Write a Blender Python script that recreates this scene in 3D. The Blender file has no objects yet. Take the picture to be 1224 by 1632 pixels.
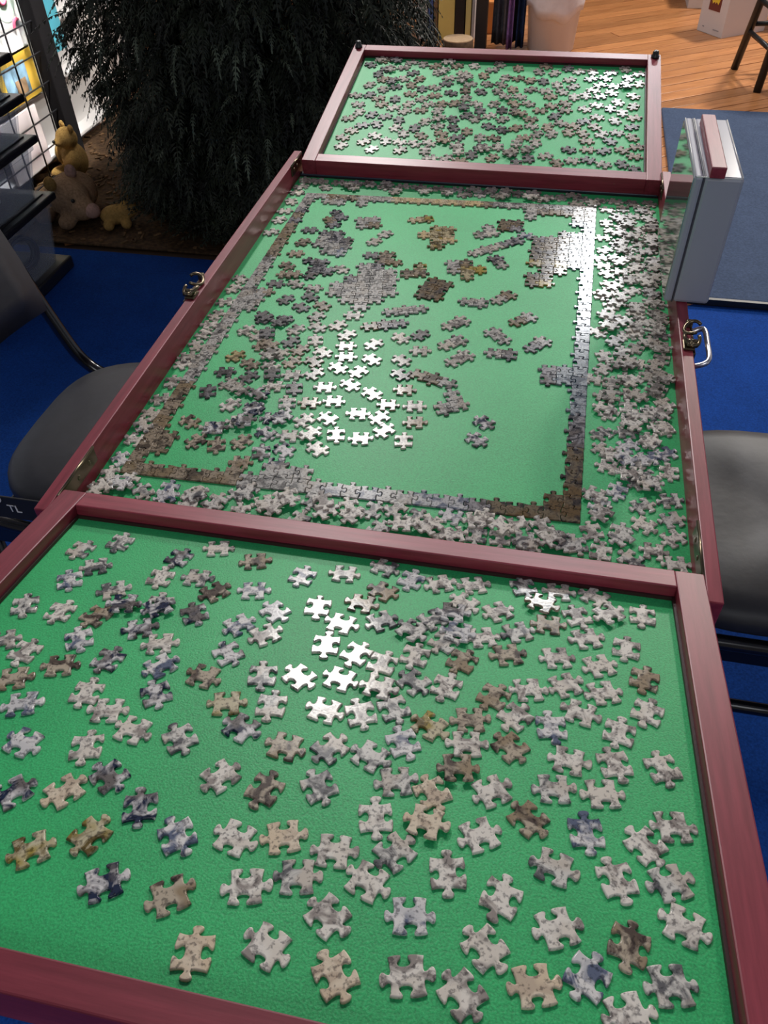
import bpy, bmesh, math, random
import numpy as np
from mathutils import Vector, Matrix
R = random.Random(7)
sc = bpy.context.scene
col = sc.collection
# ------------------------------------------------------------------ camera
ZT = 0.75                                   # height of the tray rim above the floor
CAM = np.array([0.13259, -0.56532, 0.52771 + ZT])
YAW, PITCH, ROLL, FPX = -0.22452, 0.78737, -0.03231, 1257.91
def cam_axes():
    cy, sy, cp, sp, cr, sr = math.cos(YAW), math.sin(YAW), math.cos(PITCH), math.sin(PITCH), math.cos(ROLL), math.sin(ROLL)
    f = np.array([sy * cp, cy * cp, -sp]); r = np.array([cy, -sy, 0]); u = np.cross(r, f)
    return cr * r + sr * u, -sr * r + cr * u, f
AR, AU, AF = cam_axes()
cd = bpy.data.cameras.new('camera'); cam = bpy.data.objects.new('camera', cd); col.objects.link(cam)
cam.matrix_world = Matrix(((AR[0], AU[0], -AF[0], CAM[0]), (AR[1], AU[1], -AF[1], CAM[1]), (AR[2], AU[2], -AF[2], CAM[2]), (0, 0, 0, 1)))
cd.sensor_fit = 'VERTICAL'; cd.sensor_height = 36; cd.lens = FPX / 1632 * 36; cd.clip_start = 0.02
sc.camera = cam
# ------------------------------------------------------------------ world, lamps, exposure
sc.view_settings.view_transform = 'Standard'; sc.view_settings.look = 'None'
sc.view_settings.gamma = 1; sc.view_settings.use_curve_mapping = False
sc.view_settings.exposure = 0.0
w = bpy.data.worlds.new('world'); sc.world = w; w.use_nodes = True
w.node_tree.nodes['Background'].inputs[0].default_value = (0.86, 0.90, 1.0, 1)
w.node_tree.nodes['Background'].inputs[1].default_value = 0.42
def lamp(name, loc, power, size, colour, target=None, shape='DISK', sy=None, spread=180):
    d = bpy.data.lights.new(name, 'AREA'); d.energy = power; d.size = size; d.shape = shape; d.color = colour
    if sy: d.size_y = sy
    d.spread = math.radians(spread)
    o = bpy.data.objects.new(name, d); col.objects.link(o); o.location = loc
    if target: o.rotation_euler = (Vector(target) - Vector(loc)).to_track_quat('-Z', 'Y').to_euler()
    return o
lamp('ceiling_lamp_over_tree', (-0.81, 2.97, 2.95), 62, 0.2, (1, 0.97, 0.94), (0.1, 0.1, 0.7))
lamp('ceiling_lamp_over_carpet', (0.45, 4.75, 2.95), 36, 0.2, (0.96, 0.98, 1.0), (0.3, 1.2, 0.4))
lamp('fill_light_boards', (1.75, 5.2, 2.95), 105, 0.3, (1, 0.93, 0.84), (0.5, 4.0, 0))  # invented lamp, kept clear of the tray reflections, to brighten the floor boards
lamp('fill_light_behind', (0.3, -1.9, 2.98), 30, 2.2, (0.95, 0.97, 1.0), (0.5, 0.5, 0.3))  # soft fill added behind the camera; no ceiling lamp is known there
lamp('fill_light_rack', (-1.05, 1.9, 2.9), 5, 0.3, (1, 0.97, 0.95), (-1.88, 2.20, 0.78), spread=18)  # narrow light added to brighten the boards behind the wire grid
# ------------------------------------------------------------------ photo point -> world point on a real plane
def ray(u, v):
    d = AF + AR * (u - 612) / FPX - AU * (v - 816) / FPX
    return d / np.linalg.norm(d)
def hit(u, v, p0, n):
    d = ray(u, v); s = ((np.array(p0) - CAM) @ np.array(n)) / (d @ np.array(n)); return CAM + s * d
def onz(u, v, z): return hit(u, v, (0, 0, z), (0, 0, 1))
def onx(u, v, x): return hit(u, v, (x, 0, 0), (1, 0, 0))
def ony(u, v, y): return hit(u, v, (0, y, 0), (0, 1, 0))
def proj(P):
    d = np.array(P) - CAM; z = d @ AF; return 612 + FPX * (d @ AR) / z, 816 - FPX * (d @ AU) / z
# ------------------------------------------------------------------ materials
def new_mat(name):
    m = bpy.data.materials.new(name); m.use_nodes = True
    nt = m.node_tree; return m, nt, nt.nodes['Principled BSDF'], nt.links
def plain(name, c, rough=0.5, metal=0.0, spec=0.5, noise=0.0, scale=30, bump=0.0, **kw):
    m, nt, b, L = new_mat(name)
    b.inputs['Base Color'].default_value = (*c, 1); b.inputs['Roughness'].default_value = rough
    b.inputs['Metallic'].default_value = metal; b.inputs['Specular IOR Level'].default_value = spec
    for k, v in kw.items(): b.inputs[k.replace('_', ' ')].default_value = v
    if noise or bump:
        t = nt.nodes.new('ShaderNodeTexCoord'); n = nt.nodes.new('ShaderNodeTexNoise')
        n.inputs['Scale'].default_value = scale; n.inputs['Detail'].default_value = 5
        L.new(t.outputs['Object'], n.inputs['Vector'])
        if noise:
            r = nt.nodes.new('ShaderNodeValToRGB')
            r.color_ramp.elements[0].position = 0.3; r.color_ramp.elements[1].position = 0.7
            r.color_ramp.elements[0].color = (*[x * (1 - noise) for x in c], 1)
            r.color_ramp.elements[1].color = (*[min(1, x * (1 + noise)) for x in c], 1)
            L.new(n.outputs['Fac'], r.inputs['Fac']); L.new(r.outputs['Color'], b.inputs['Base Color'])
        if bump:
            bp = nt.nodes.new('ShaderNodeBump'); bp.inputs['Strength'].default_value = bump; bp.inputs['Distance'].default_value = 0.002
            L.new(n.outputs['Fac'], bp.inputs['Height']); L.new(bp.outputs['Normal'], b.inputs['Normal'])
    return m
def wood(name, c1, c2, scl, rough=0.3, spec=0.5, coat=0.0):
    m, nt, b, L = new_mat(name)
    t = nt.nodes.new('ShaderNodeTexCoord'); mp = nt.nodes.new('ShaderNodeMapping'); mp.inputs['Scale'].default_value = scl
    n = nt.nodes.new('ShaderNodeTexNoise'); n.inputs['Scale'].default_value = 1; n.inputs['Detail'].default_value = 6; n.inputs['Roughness'].default_value = 0.65
    oi = nt.nodes.new('ShaderNodeObjectInfo'); ad = nt.nodes.new('ShaderNodeVectorMath'); ad.operation = 'ADD'
    ml = nt.nodes.new('ShaderNodeMath'); ml.operation = 'MULTIPLY'; ml.inputs[1].default_value = 37
    L.new(oi.outputs['Random'], ml.inputs[0]); L.new(t.outputs['Object'], mp.inputs['Vector'])
    L.new(mp.outputs['Vector'], ad.inputs[0]); L.new(ml.outputs[0], ad.inputs[1]); L.new(ad.outputs[0], n.inputs['Vector'])
    r = nt.nodes.new('ShaderNodeValToRGB'); r.color_ramp.elements[0].position = 0.32; r.color_ramp.elements[1].position = 0.68
    r.color_ramp.elements[0].color = (*c1, 1); r.color_ramp.elements[1].color = (*c2, 1)
    L.new(n.outputs['Fac'], r.inputs['Fac'])
    hs = nt.nodes.new('ShaderNodeHueSaturation'); mr = nt.nodes.new('ShaderNodeMapRange')
    mr.inputs['To Min'].default_value = 0.8; mr.inputs['To Max'].default_value = 1.2
    L.new(oi.outputs['Random'], mr.inputs['Value']); L.new(mr.outputs[0], hs.inputs['Value'])
    L.new(r.outputs['Color'], hs.inputs['Color']); L.new(hs.outputs['Color'], b.inputs['Base Color'])
    b.inputs['Roughness'].default_value = rough; b.inputs['Specular IOR Level'].default_value = spec
    b.inputs['Coat Weight'].default_value = coat; b.inputs['Coat Roughness'].default_value = 0.25
    bp = nt.nodes.new('ShaderNodeBump'); bp.inputs['Strength'].default_value = 0.08; bp.inputs['Distance'].default_value = 0.001
    L.new(n.outputs['Fac'], bp.inputs['Height']); L.new(bp.outputs['Normal'], b.inputs['Normal'])
    return m
def felt(name, c, sheen, rough=0.55, spec=0.35, scale=700):
    m, nt, b, L = new_mat(name)
    t = nt.nodes.new('ShaderNodeTexCoord'); n = nt.nodes.new('ShaderNodeTexNoise'); n.inputs['Scale'].default_value = scale; n.inputs['Detail'].default_value = 3
    n2 = nt.nodes.new('ShaderNodeTexNoise'); n2.inputs['Scale'].default_value = 9; n2.inputs['Detail'].default_value = 4
    L.new(t.outputs['Object'], n.inputs['Vector']); L.new(t.outputs['Object'], n2.inputs['Vector'])
    mx = nt.nodes.new('ShaderNodeMath'); mx.operation = 'MULTIPLY_ADD'; mx.inputs[1].default_value = 0.75
    m2 = nt.nodes.new('ShaderNodeMath'); m2.operation = 'MULTIPLY'; m2.inputs[1].default_value = 0.3
    L.new(n2.outputs['Fac'], m2.inputs[0]); L.new(n.outputs['Fac'], mx.inputs[0]); L.new(m2.outputs[0], mx.inputs[2])
    r = nt.nodes.new('ShaderNodeValToRGB'); r.color_ramp.elements[0].position = 0.3; r.color_ramp.elements[1].position = 0.75
    r.color_ramp.elements[0].color = (*[x * 0.62 for x in c], 1); r.color_ramp.elements[1].color = (*[x * 1.4 for x in c], 1)
    L.new(mx.outputs[0], r.inputs['Fac']); L.new(r.outputs['Color'], b.inputs['Base Color'])
    b.inputs['Roughness'].default_value = rough; b.inputs['Specular IOR Level'].default_value = spec
    b.inputs['Sheen Weight'].default_value = sheen; b.inputs['Sheen Roughness'].default_value = 0.5
    b.inputs['Sheen Tint'].default_value = (*[min(1, (x / max(c)) * 0.85 + 0.06) for x in c], 1)
    bp = nt.nodes.new('ShaderNodeBump'); bp.inputs['Strength'].default_value = 0.35; bp.inputs['Distance'].default_value = 0.0006
    L.new(n.outputs['Fac'], bp.inputs['Height']); L.new(bp.outputs['Normal'], b.inputs['Normal'])
    return m
def prints(name, light, dark, amount, coords='object', warm=None):
    """glossy picture side of a jigsaw piece: blotches, strokes and specks of one part of the picture"""
    m, nt, b, L = new_mat(name); N = nt.nodes.new
    oi = N('ShaderNodeObjectInfo'); ml = N('ShaderNodeMath'); ml.operation = 'MULTIPLY'; ml.inputs[1].default_value = 91
    L.new(oi.outputs['Random'], ml.inputs[0]); ad = N('ShaderNodeVectorMath'); ad.operation = 'ADD'
    if coords == 'object':
        t = N('ShaderNodeTexCoord'); L.new(t.outputs['Object'], ad.inputs[0]); L.new(ml.outputs[0], ad.inputs[1])
    else:
        g = N('ShaderNodeNewGeometry'); L.new(g.outputs['Position'], ad.inputs[0])
    n1 = N('ShaderNodeTexNoise'); n1.inputs['Scale'].default_value = 70; n1.inputs['Detail'].default_value = 4; n1.inputs['Distortion'].default_value = 1.2
    n2 = N('ShaderNodeTexNoise'); n2.inputs['Scale'].default_value = 420; n2.inputs['Detail'].default_value = 4
    n3 = N('ShaderNodeTexNoise'); n3.inputs['Scale'].default_value = 45; n3.inputs['Detail'].default_value = 2
    for n in (n1, n2, n3): L.new(ad.outputs[0], n.inputs['Vector'])
    r1 = N('ShaderNodeValToRGB'); r1.color_ramp.elements[0].position = 0.5 - amount * 0.18 + (amount - 0.5) * 0.2
    r1.color_ramp.elements[1].position = r1.color_ramp.elements[0].position + 0.13
    L.new(n1.outputs['Fac'], r1.inputs['Fac'])
    r2 = N('ShaderNodeValToRGB'); r2.color_ramp.elements[0].position = 0.36; r2.color_ramp.elements[1].position = 0.48
    r2.color_ramp.elements[0].color = (0.24, 0.24, 0.26, 1)
    L.new(n2.outputs['Fac'], r2.inputs['Fac'])
    mix = N('ShaderNodeMix'); mix.data_type = 'RGBA'; mix.inputs['A'].default_value = (*dark, 1); mix.inputs['B'].default_value = (*light, 1)
    L.new(r1.outputs['Color'], mix.inputs['Factor'])
    mw = N('ShaderNodeMix'); mw.data_type = 'RGBA'; mw.inputs['B'].default_value = (*(warm or light), 1)
    r3 = N('ShaderNodeValToRGB'); r3.color_ramp.elements[0].position = 0.52; r3.color_ramp.elements[1].position = 0.62
    L.new(n3.outputs['Fac'], r3.inputs['Fac']); L.new(r3.outputs['Color'], mw.inputs['Factor']); L.new(mix.outputs['Result'], mw.inputs['A'])
    mm = N('ShaderNodeMix'); mm.data_type = 'RGBA'; mm.blend_type = 'MULTIPLY'; mm.inputs['Factor'].default_value = 0.75
    L.new(mw.outputs['Result'], mm.inputs['A']); L.new(r2.outputs['Color'], mm.inputs['B'])
    out = mm.outputs['Result']
    if coords == 'stuff':
        at = N('ShaderNodeAttribute'); at.attribute_name = 'tint'; mt = N('ShaderNodeMix'); mt.data_type = 'RGBA'; mt.blend_type = 'MULTIPLY'; mt.inputs['Factor'].default_value = 1
        L.new(out, mt.inputs['A']); L.new(at.outputs['Color'], mt.inputs['B']); out = mt.outputs['Result']
    L.new(out, b.inputs['Base Color'])
    b.inputs['Roughness'].default_value = 0.17; b.inputs['Specular IOR Level'].default_value = 0.36
    bp = N('ShaderNodeBump'); bp.inputs['Strength'].default_value = 0.12; bp.inputs['Distance'].default_value = 0.0003
    L.new(n2.outputs['Fac'], bp.inputs['Height']); L.new(bp.outputs['Normal'], b.inputs['Normal'])
    return m
PAL = {'w': ((.66, .62, .56), (.26, .23, .21), .12, (.60, .55, .48)), 'g': ((.55, .53, .49), (.11, .11, .115), .36, (.49, .44, .38)),
       'b': ((.40, .34, .26), (.08, .06, .05), .44, (.26, .20, .13)), 'k': ((.58, .56, .55), (.016, .024, .055), .56, (.13, .115, .11)),
       'y': ((.46, .41, .28), (.12, .085, .03), .45, (.30, .23, .05)), 'p': ((.62, .53, .41), (.46, .37, .28), .2, (.58, .47, .34)),
       's': ((.64, .62, .60), (.10, .12, .18), .24, (.52, .51, .51))}
JAL = {'w': ((.50, .47, .42), (.18, .16, .15), .22, (.44, .40, .34)), 'g': ((.40, .385, .36), (.12, .115, .11), .36, (.34, .31, .27)),
       'b': ((.27, .22, .16), (.07, .055, .04), .45, (.20, .15, .09)), 'k': ((.24, .23, .24), (.022, .022, .032), .6, (.10, .085, .08)),
       'y': ((.36, .31, .19), (.08, .06, .02), .45, (.30, .22, .04)), 'p': ((.50, .42, .29), (.30, .24, .15), .3, (.48, .37, .20)),
       's': ((.42, .42, .42), (.09, .11, .16), .35, (.36, .36, .36))}
PM = {k: prints('print_' + n, *v[:3], 'object', v[3]) for (k, v), n in zip(PAL.items(), ('pale', 'grey', 'brown', 'dark_blue', 'olive', 'peach', 'blue_white'))}
PJ = {k: prints('joined_' + n, *v[:3], 'world', v[3]) for (k, v), n in zip(JAL.items(), ('pale', 'grey', 'brown', 'dark_blue', 'olive', 'peach', 'blue_white'))}
PJ['z'] = prints('joined_glossy_slate', (.26, .29, .31), (.03, .05, .08), .55, 'world', (.16, .19, .21))
PJ['d'] = prints('joined_umber', (.14, .11, .07), (.03, .025, .025), .55, 'world', (.11, .07, .03))
PSTUFF = prints('print_scattered', (.60, .56, .50), (.20, .18, .16), .25, 'stuff', (.50, .45, .38))
WY = wood('mahogany_lengthwise', (.15, .013, .026), (.25, .032, .052), (140, 9, 140), 0.40, 0.5, 0.0)
WX = wood('mahogany_crosswise', (.15, .013, .026), (.25, .032, .052), (9, 140, 140), 0.40, 0.5, 0.0)
FELT = felt('green_felt', (.021, .33, .105), 0.8, 0.45, 0.33)
BLACK = plain('black_board', (.012, .011, .012), 0.5)
BRASS = plain('antique_brass', (.15, .12, .08), 0.28, 1.0)
STEEL = plain('bright_steel', (.72, .70, .74), 0.28, 1.0)
RUBBER = plain('black_rubber', (.01, .01, .01), 0.4)
# ------------------------------------------------------------------ mesh helpers
def link(name, me, mats=None, parent=None, loc=None):
    o = bpy.data.objects.new(name, me); col.objects.link(o)
    if mats and not me.materials:
        for m in (mats if isinstance(mats, (list, tuple)) else [mats]): me.materials.append(m)
    if parent: o.parent = parent
    if loc is not None: o.location = loc
    return o
def obj(name, bm, mat, parent=None, smooth=False, loc=None):
    me = bpy.data.meshes.new(name); bmesh.ops.recalc_face_normals(bm, faces=bm.faces); bm.to_mesh(me); bm.free()
    if smooth: me.shade_smooth()
    return link(name, me, mat, parent, loc)
def tag(o, label=None, cat=None, group=None, kind=None):
    if label: o['label'] = label
    if cat: o['category'] = cat
    if group: o['group'] = group
    if kind: o['kind'] = kind
    return o
def thing(name, label, cat, loc=(0, 0, 0), rz=0, group=None):
    o = bpy.data.objects.new(name, None); col.objects.link(o); o.location = loc; o.rotation_euler = (0, 0, rz)
    o.empty_display_size = 0.05
    return tag(o, label, cat, group)
def box(bm, c, s, bev=0.0, M=None, taper=1.0, seg=2):
    g = bmesh.ops.create_cube(bm, size=1)
    vs = g['verts']
    for v in vs:
        k = taper if v.co.z < 0 else 1
        v.co = Vector((v.co.x * s[0] * k, v.co.y * s[1] * k, v.co.z * s[2]))
    if bev:
        es = list({e for v in vs for e in v.link_edges})
        r = bmesh.ops.bevel(bm, geom=es, offset=bev, segments=seg, profile=0.5, affect='EDGES')
        vs = list({v for v in r['verts']} | {v for v in vs if v.is_valid})
    for v in vs:
        v.co = v.co + Vector(c)
        if M is not None: v.co = M @ v.co
    return vs
def bx(name, c, s, mat, parent=None, bev=0.0, M=None, taper=1.0, smooth=False):
    bm = bmesh.new(); box(bm, c, s, bev, M, taper); return obj(name, bm, mat, parent, smooth)
def tube(bm, pts, r, n=8, closed=False, cap=True):
    P = [Vector(p) for p in pts]; rings = []
    k = len(P); up = None
    for i, p in enumerate(P):
        a = P[(i - 1) % k] if (closed or i) else p; b = P[(i + 1) % k] if (closed or i < k - 1) else p
        t = (b - a).normalized()
        if up is None: up = t.orthogonal().normalized()
        up = (up - t * up.dot(t)).normalized(); s = t.cross(up)
        rr = r[i] if isinstance(r, (list, tuple)) else r
        rings.append([bm.verts.new(p + (up * math.cos(2 * math.pi * j / n) + s * math.sin(2 * math.pi * j / n)) * rr) for j in range(n)])
    for i in range(k if closed else k - 1):
        A, B = rings[i], rings[(i + 1) % k]
        for j in range(n): bm.faces.new((A[j], A[(j + 1) % n], B[(j + 1) % n], B[j]))
    if cap and not closed: bm.faces.new(rings[0][::-1]); bm.faces.new(rings[-1])
def tb(name, pts, r, mat, parent=None, n=8, closed=False):
    bm = bmesh.new(); tube(bm, pts, r, n, closed); return obj(name, bm, mat, parent, True)
def smoothpath(pts, sub=6):
    P = [Vector(p) for p in pts]; out = []
    for i in range(len(P) - 1):
        p0, p1, p2, p3 = P[max(i - 1, 0)], P[i], P[i + 1], P[min(i + 2, len(P) - 1)]
        for j in range(sub):
            t = j / sub
            out.append(0.5 * ((2 * p1) + (p2 - p0) * t + (2 * p0 - 5 * p1 + 4 * p2 - p3) * t * t + (3 * p1 - p0 - 3 * p2 + p3) * t ** 3))
    return out + [P[-1]]
def lathe(bm, prof, n=28, c=(0, 0, 0), cap=True):
    rings = [[bm.verts.new((c[0] + r * math.cos(2 * math.pi * j / n), c[1] + r * math.sin(2 * math.pi * j / n), c[2] + z)) for j in range(n)] for r, z in prof]
    for A, B in zip(rings, rings[1:]):
        for j in range(n): bm.faces.new((A[j], A[(j + 1) % n], B[(j + 1) % n], B[j]))
    if cap: bm.faces.new(rings[0][::-1]); bm.faces.new(rings[-1])
def prism(bm, pts, d):
    """flat outline (3-D points) given thickness along vector d"""
    A = [bm.verts.new(p) for p in pts]; B = [bm.verts.new(Vector(p) + Vector(d)) for p in pts]; n = len(A)
    bm.faces.new(A); bm.faces.new(B[::-1])
    for i in range(n): bm.faces.new((A[i], B[i], B[(i + 1) % n], A[(i + 1) % n]))
# ------------------------------------------------------------------ floor
floor = bx('floor', (0, 2, -0.03), (9, 12, 0.05), plain('subfloor', (.10, .06, .035), 0.6))
tag(floor, kind='structure')
tag(bx('ceiling', (0, 2, 3.10), (9, 12, 0.1), plain('ceiling_white', (.7, .7, .7), .8)), kind='structure')
tag(bx('wall_near_blocker', (0, -3.95, 1.55), (9, 0.1, 3.0), plain('wall_taupe', (.4, .38, .36), .8)), kind='structure')  # unseen wall added to block world light coming from behind the camera
tag(bx('wall_far', (0, 7.95, 1.55), (9, 0.1, 3.0), plain('wall_cream', (.5, .47, .43), .8)), kind='structure')
CARPET = felt('blue_carpet', (.006, .045, .23), 0.1, 0.9, 0.1, 260)
o = bx('trim_1', (0, -0.62, 0.0), (9, 4.72, 0.012), CARPET); tag(o, 'bright blue carpet', kind='structure')
ang = math.radians(34); DM = Matrix.Rotation(ang, 4, 'Z')
OAK = wood('oak_floor_board', (.30, .11, .035), (.50, .22, .085), (5, 70, 70), 0.32, 0.5)
PW = 0.088
for i in range(-4, 58):
    y0 = 1.30 + i * PW; x = -3.5 + R.random() * 0.6
    while x < 6.5:
        ln = 1.5 + R.random() * 1.3
        cx, cy = x + ln / 2, y0
        p = DM @ Vector((cx, cy, 0))
        if 1.95 < p.y < 8 and -3 < p.x < 3.4:
            b = bx('floor_board', (0, 0, 0), (ln - 0.004, PW - 0.005, 0.012), OAK, floor, 0.0015)
            b.location = (p.x, p.y, 0.0035 + R.random() * 0.0008); b.rotation_euler = (0, 0, ang)
        x += ln
RUG = felt('slate_rug_pile', (.045, .064, .11), 0.25, 0.9, 0.1, 160)
bm = bmesh.new(); box(bm, (0, 0, 0), (2.3, 1.655, 0.018), 0.006)
rug = obj('rug', bm, RUG, loc=(0.565 + 1.15, 2.54, 0.0195)); tag(rug, 'slate blue-grey flat rug between the blue carpet and the wooden floor boards', 'rug')
rb = bx('rug_binding', (0, -0.832, -0.001), (2.3, 0.012, 0.02), RUBBER, rug)
# ------------------------------------------------------------------ folding puzzle table
K = dict(a=.30052, b=.31748, y1=-.08066, y2=.76438, y3=1.18827, rw=.02451, rt=.02303, y0i=-.47986, mr=.0138, m0=-.10854, h1=.00314, t1=-.19327, h2=-.00438, t2=.16015, ox1=.00203, ox2=.00322)
table = thing('folding_puzzle_table', 'mahogany framed puzzle table with green felt, two hinged wings folded open', 'table', (0, 0, 0))
FD = 0.035                                  # depth of the middle tray
b_, mr, m0 = K['b'], K['mr'], K['m0']; m1 = K['y2'] + 0.028
def part(name, bm, mat, M, label=None, smooth=False):
    o = obj(name, bm, mat, table, smooth); o.matrix_local = M
    if label: o['label'] = label
    return o
MM = Matrix.Translation((0, 0, ZT))
for s in (-1, 1):
    bm = bmesh.new(); box(bm, (s * (b_ - mr / 2), (m0 + m1) / 2, -0.025), (mr, m1 - m0, 0.05), 0.0012); part('side_rail', bm, WY, MM)
bm = bmesh.new(); box(bm, (0, (m0 + m1) / 2, -FD - 0.006), (2 * b_ - 2 * mr, m1 - m0 - 0.03, 0.012)); part('felt_panel', bm, FELT, MM, 'green felt floor of the deep middle tray')
for yy in (K['y2'] + 0.010, K['y1'] - 0.012):
    bm = bmesh.new(); box(bm, (0, yy, -0.040), (2 * b_ - 2 * mr, 0.012, 0.020), 0.001); part('end_board', bm, BLACK, MM, 'black low end board')
bm = bmesh.new(); box(bm, (0, K['y2'] + 0.006, -0.031), (2 * b_ - 2 * mr - .004, 0.006, 0.004), 0.0015); part('end_highlight', bm, plain('blue_highlight_strip', (.03, .035, .06), .25), MM)  # blue tint imitates a highlight line along the black tray end
bm = bmesh.new(); box(bm, (0, (m0 + m1) / 2, -0.0495), (2 * b_ - 0.002, m1 - m0 - 0.01, 0.004)); part('bottom_panel', bm, BLACK, MM)
def wing(sign, y, h, t, ox, ln, near_w):
    th = math.atan(t)
    M = Matrix.Translation((ox, y, h + ZT)) @ Matrix.Rotation(th, 4, 'X')
    a, rw, rt, T = K['a'], K['rw'], K['rt'], 0.030
    for s in (-1, 1):
        bm = bmesh.new(); box(bm, (s * (a - rw / 2), sign * ln / 2, -T / 2), (rw, ln, T), 0.0012); part('wing_side_rail', bm, WY, M)
    for c, wdt in ((rt / 2, rt), (ln - near_w / 2, near_w)):
        bm = bmesh.new(); box(bm, (0, sign * c, -T / 2 + 0.00008), (2 * (a - rw) + 0.0004, wdt, T), 0.0012); part('wing_cross_rail', bm, WX, M)
    bm = bmesh.new(); box(bm, (0, sign * ln / 2, -0.0185), (2 * (a - rw) + 0.004, ln - 0.03, 0.009)); part('wing_felt_panel', bm, FELT, M, 'green felt floor of the shallow wing')
    bm = bmesh.new(); d = 0.0022; X, Y0, Y1 = a - rw - d / 2, rt + d / 2, ln - near_w - d / 2
    for s in (-1, 1): box(bm, (s * X, sign * ln / 2, -0.0124), (d, ln - rt - near_w, 0.0034))
    for c in (Y0, Y1): box(bm, (0, sign * c, -0.0124), (2 * X, d, 0.0034))
    part('wing_edge_shade', bm, plain('painted_edge_shade', (.035, .008, .01), .5), M, 'dark strip painting the shadow round the felt')  # dark colour stands in for the shadow line where felt meets rails
    bm = bmesh.new(); box(bm, (0, sign * ln / 2, -0.0255), (2 * (a - rw), ln - 0.03, 0.005)); part('wing_back', bm, BLACK, M)
    return M
LF = (K['y1'] - K['y0i']) / math.cos(math.atan(K['t1'])) + 0.0205
LB = (K['y3'] - K['y2']) / math.cos(math.atan(K['t2']))
MF = wing(-1, K['y1'], K['h1'], K['t1'], K['ox1'], LF, 0.0205)
MB_ = wing(1, K['y2'], K['h2'], K['t2'], K['ox2'], LB, K['rt'])
# hinges, latches, handle, corner feet
for s in (-1, 1):
    for yy, yl in ((-0.05, 0.075), (K['y2'] - 0.01, 0.06)):
        bm = bmesh.new(); box(bm, (s * (b_ - mr - 0.0008), yy, -0.010), (0.0016, yl, 0.017), 0.0006)
        for q in (-0.3, 0.0, 0.3):
            bmesh.ops.create_uvsphere(bm, u_segments=8, v_segments=5, radius=0.003, matrix=Matrix.Translation((s * (b_ - mr - 0.0015), yy + q * yl, -0.010)) @ Matrix.Diagonal((.4, 1, 1, 1)))
        h = part('hinge_plate', bm, BRASS, MM, 'tarnished brass hinge plate')
        bm = bmesh.new(); tube(bm, [(s * (b_ - mr - 0.001), yy - yl / 2, -0.0005), (s * (b_ - mr - 0.001), yy + yl / 2, -0.0005)], 0.0016); hp = obj('hinge_pin', bm, BRASS, h, True)
def latch(s, y):
    x = s * (b_ - 0.002)
    bm = bmesh.new(); box(bm, (x + s * 0.003, y, -0.012), (0.004, 0.062, 0.022), 0.001)
    box(bm, (x - s * 0.003, y - 0.018, 0.0015), (0.013, 0.020, 0.003), 0.001)
    p = part('latch', bm, BRASS, MM, 'antique brass hook latch')
    Mz = []
    for c, r, a0, a1 in (((x, y - 0.011), 0.0120, -200, 40), ((x + s * .003, y + 0.012), 0.0130, 30, 290)):
        pts = [(c[0] + s * r * 0.75 * math.cos(math.radians(a)), c[1] + r * math.sin(math.radians(a)), 0.006 + 0.003 * math.sin(math.radians(a * 1.5))) for a in range(a0, a1, 15)]
        bm = bmesh.new(); tube(bm, pts, 0.0022, 7); obj('latch_hook', bm, BRASS, p, True)
    bm = bmesh.new()
    for dy in (-.022, -.014): tube(bm, [(x - s * .006, y + dy, 0.0045), (x + s * .006, y + dy, 0.0045)], 0.003, 8)
    obj('latch_barrel', bm, BRASS, p, True)
    bm = bmesh.new(); box(bm, (x, y + 0.026, 0.004), (0.008, 0.007, 0.009), 0.0015); obj('latch_stop', bm, BRASS, p)
    return p
latch(-1, 0.312)
lp = latch(1, 0.298)
xh = b_ + 0.002
hp_ = smoothpath([(xh, 0.318, -0.004), (xh + .010, 0.319, 0.001), (xh + .014, 0.312, 0.002), (xh + .0145, 0.285, 0.002), (xh + .0145, 0.258, 0.001), (xh + .010, 0.250, -0.002), (xh - .001, 0.251, -0.008)], 5)
bm = bmesh.new()
for i, (p, q) in enumerate(zip(hp_, hp_[1:])): pass
tube(bm, hp_, 0.0032, 8); part('carry_handle', bm, STEEL, MM, 'pale metal carry handle loop', True)
for s in (-1, 1):
    bm = bmesh.new(); lathe(bm, [(.0075, 0), (.0075, .003), (.006, .004), (.0055, .010), (.0045, .0118), (.0015, .0122)], 14)
    part('corner_foot', bm, RUBBER, MB_ @ Matrix.Translation((s * (K['a'] - 0.011), LB - 0.012, 0)), 'black rubber corner foot', True)
# dark folding trestle under it
st = thing('trestle_table', 'low black folding table hidden under the middle puzzle tray', 'table', (0, 0, 0))
bx('tabletop', (0, 0.33, ZT - 0.0645), (0.5, 0.72, 0.025), BLACK, st, 0.002)
for sx in (-1, 1):
    for y in (0.02, 0.64):
        tb('leg', [(sx * 0.13, y, ZT - 0.077), (sx * 0.14, y, 0.0065)], 0.014, BLACK, st)
    tb('stretcher', [(sx * 0.136, 0.02, 0.3), (sx * 0.136, 0.64, 0.3)], 0.009, BLACK, st)
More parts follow.
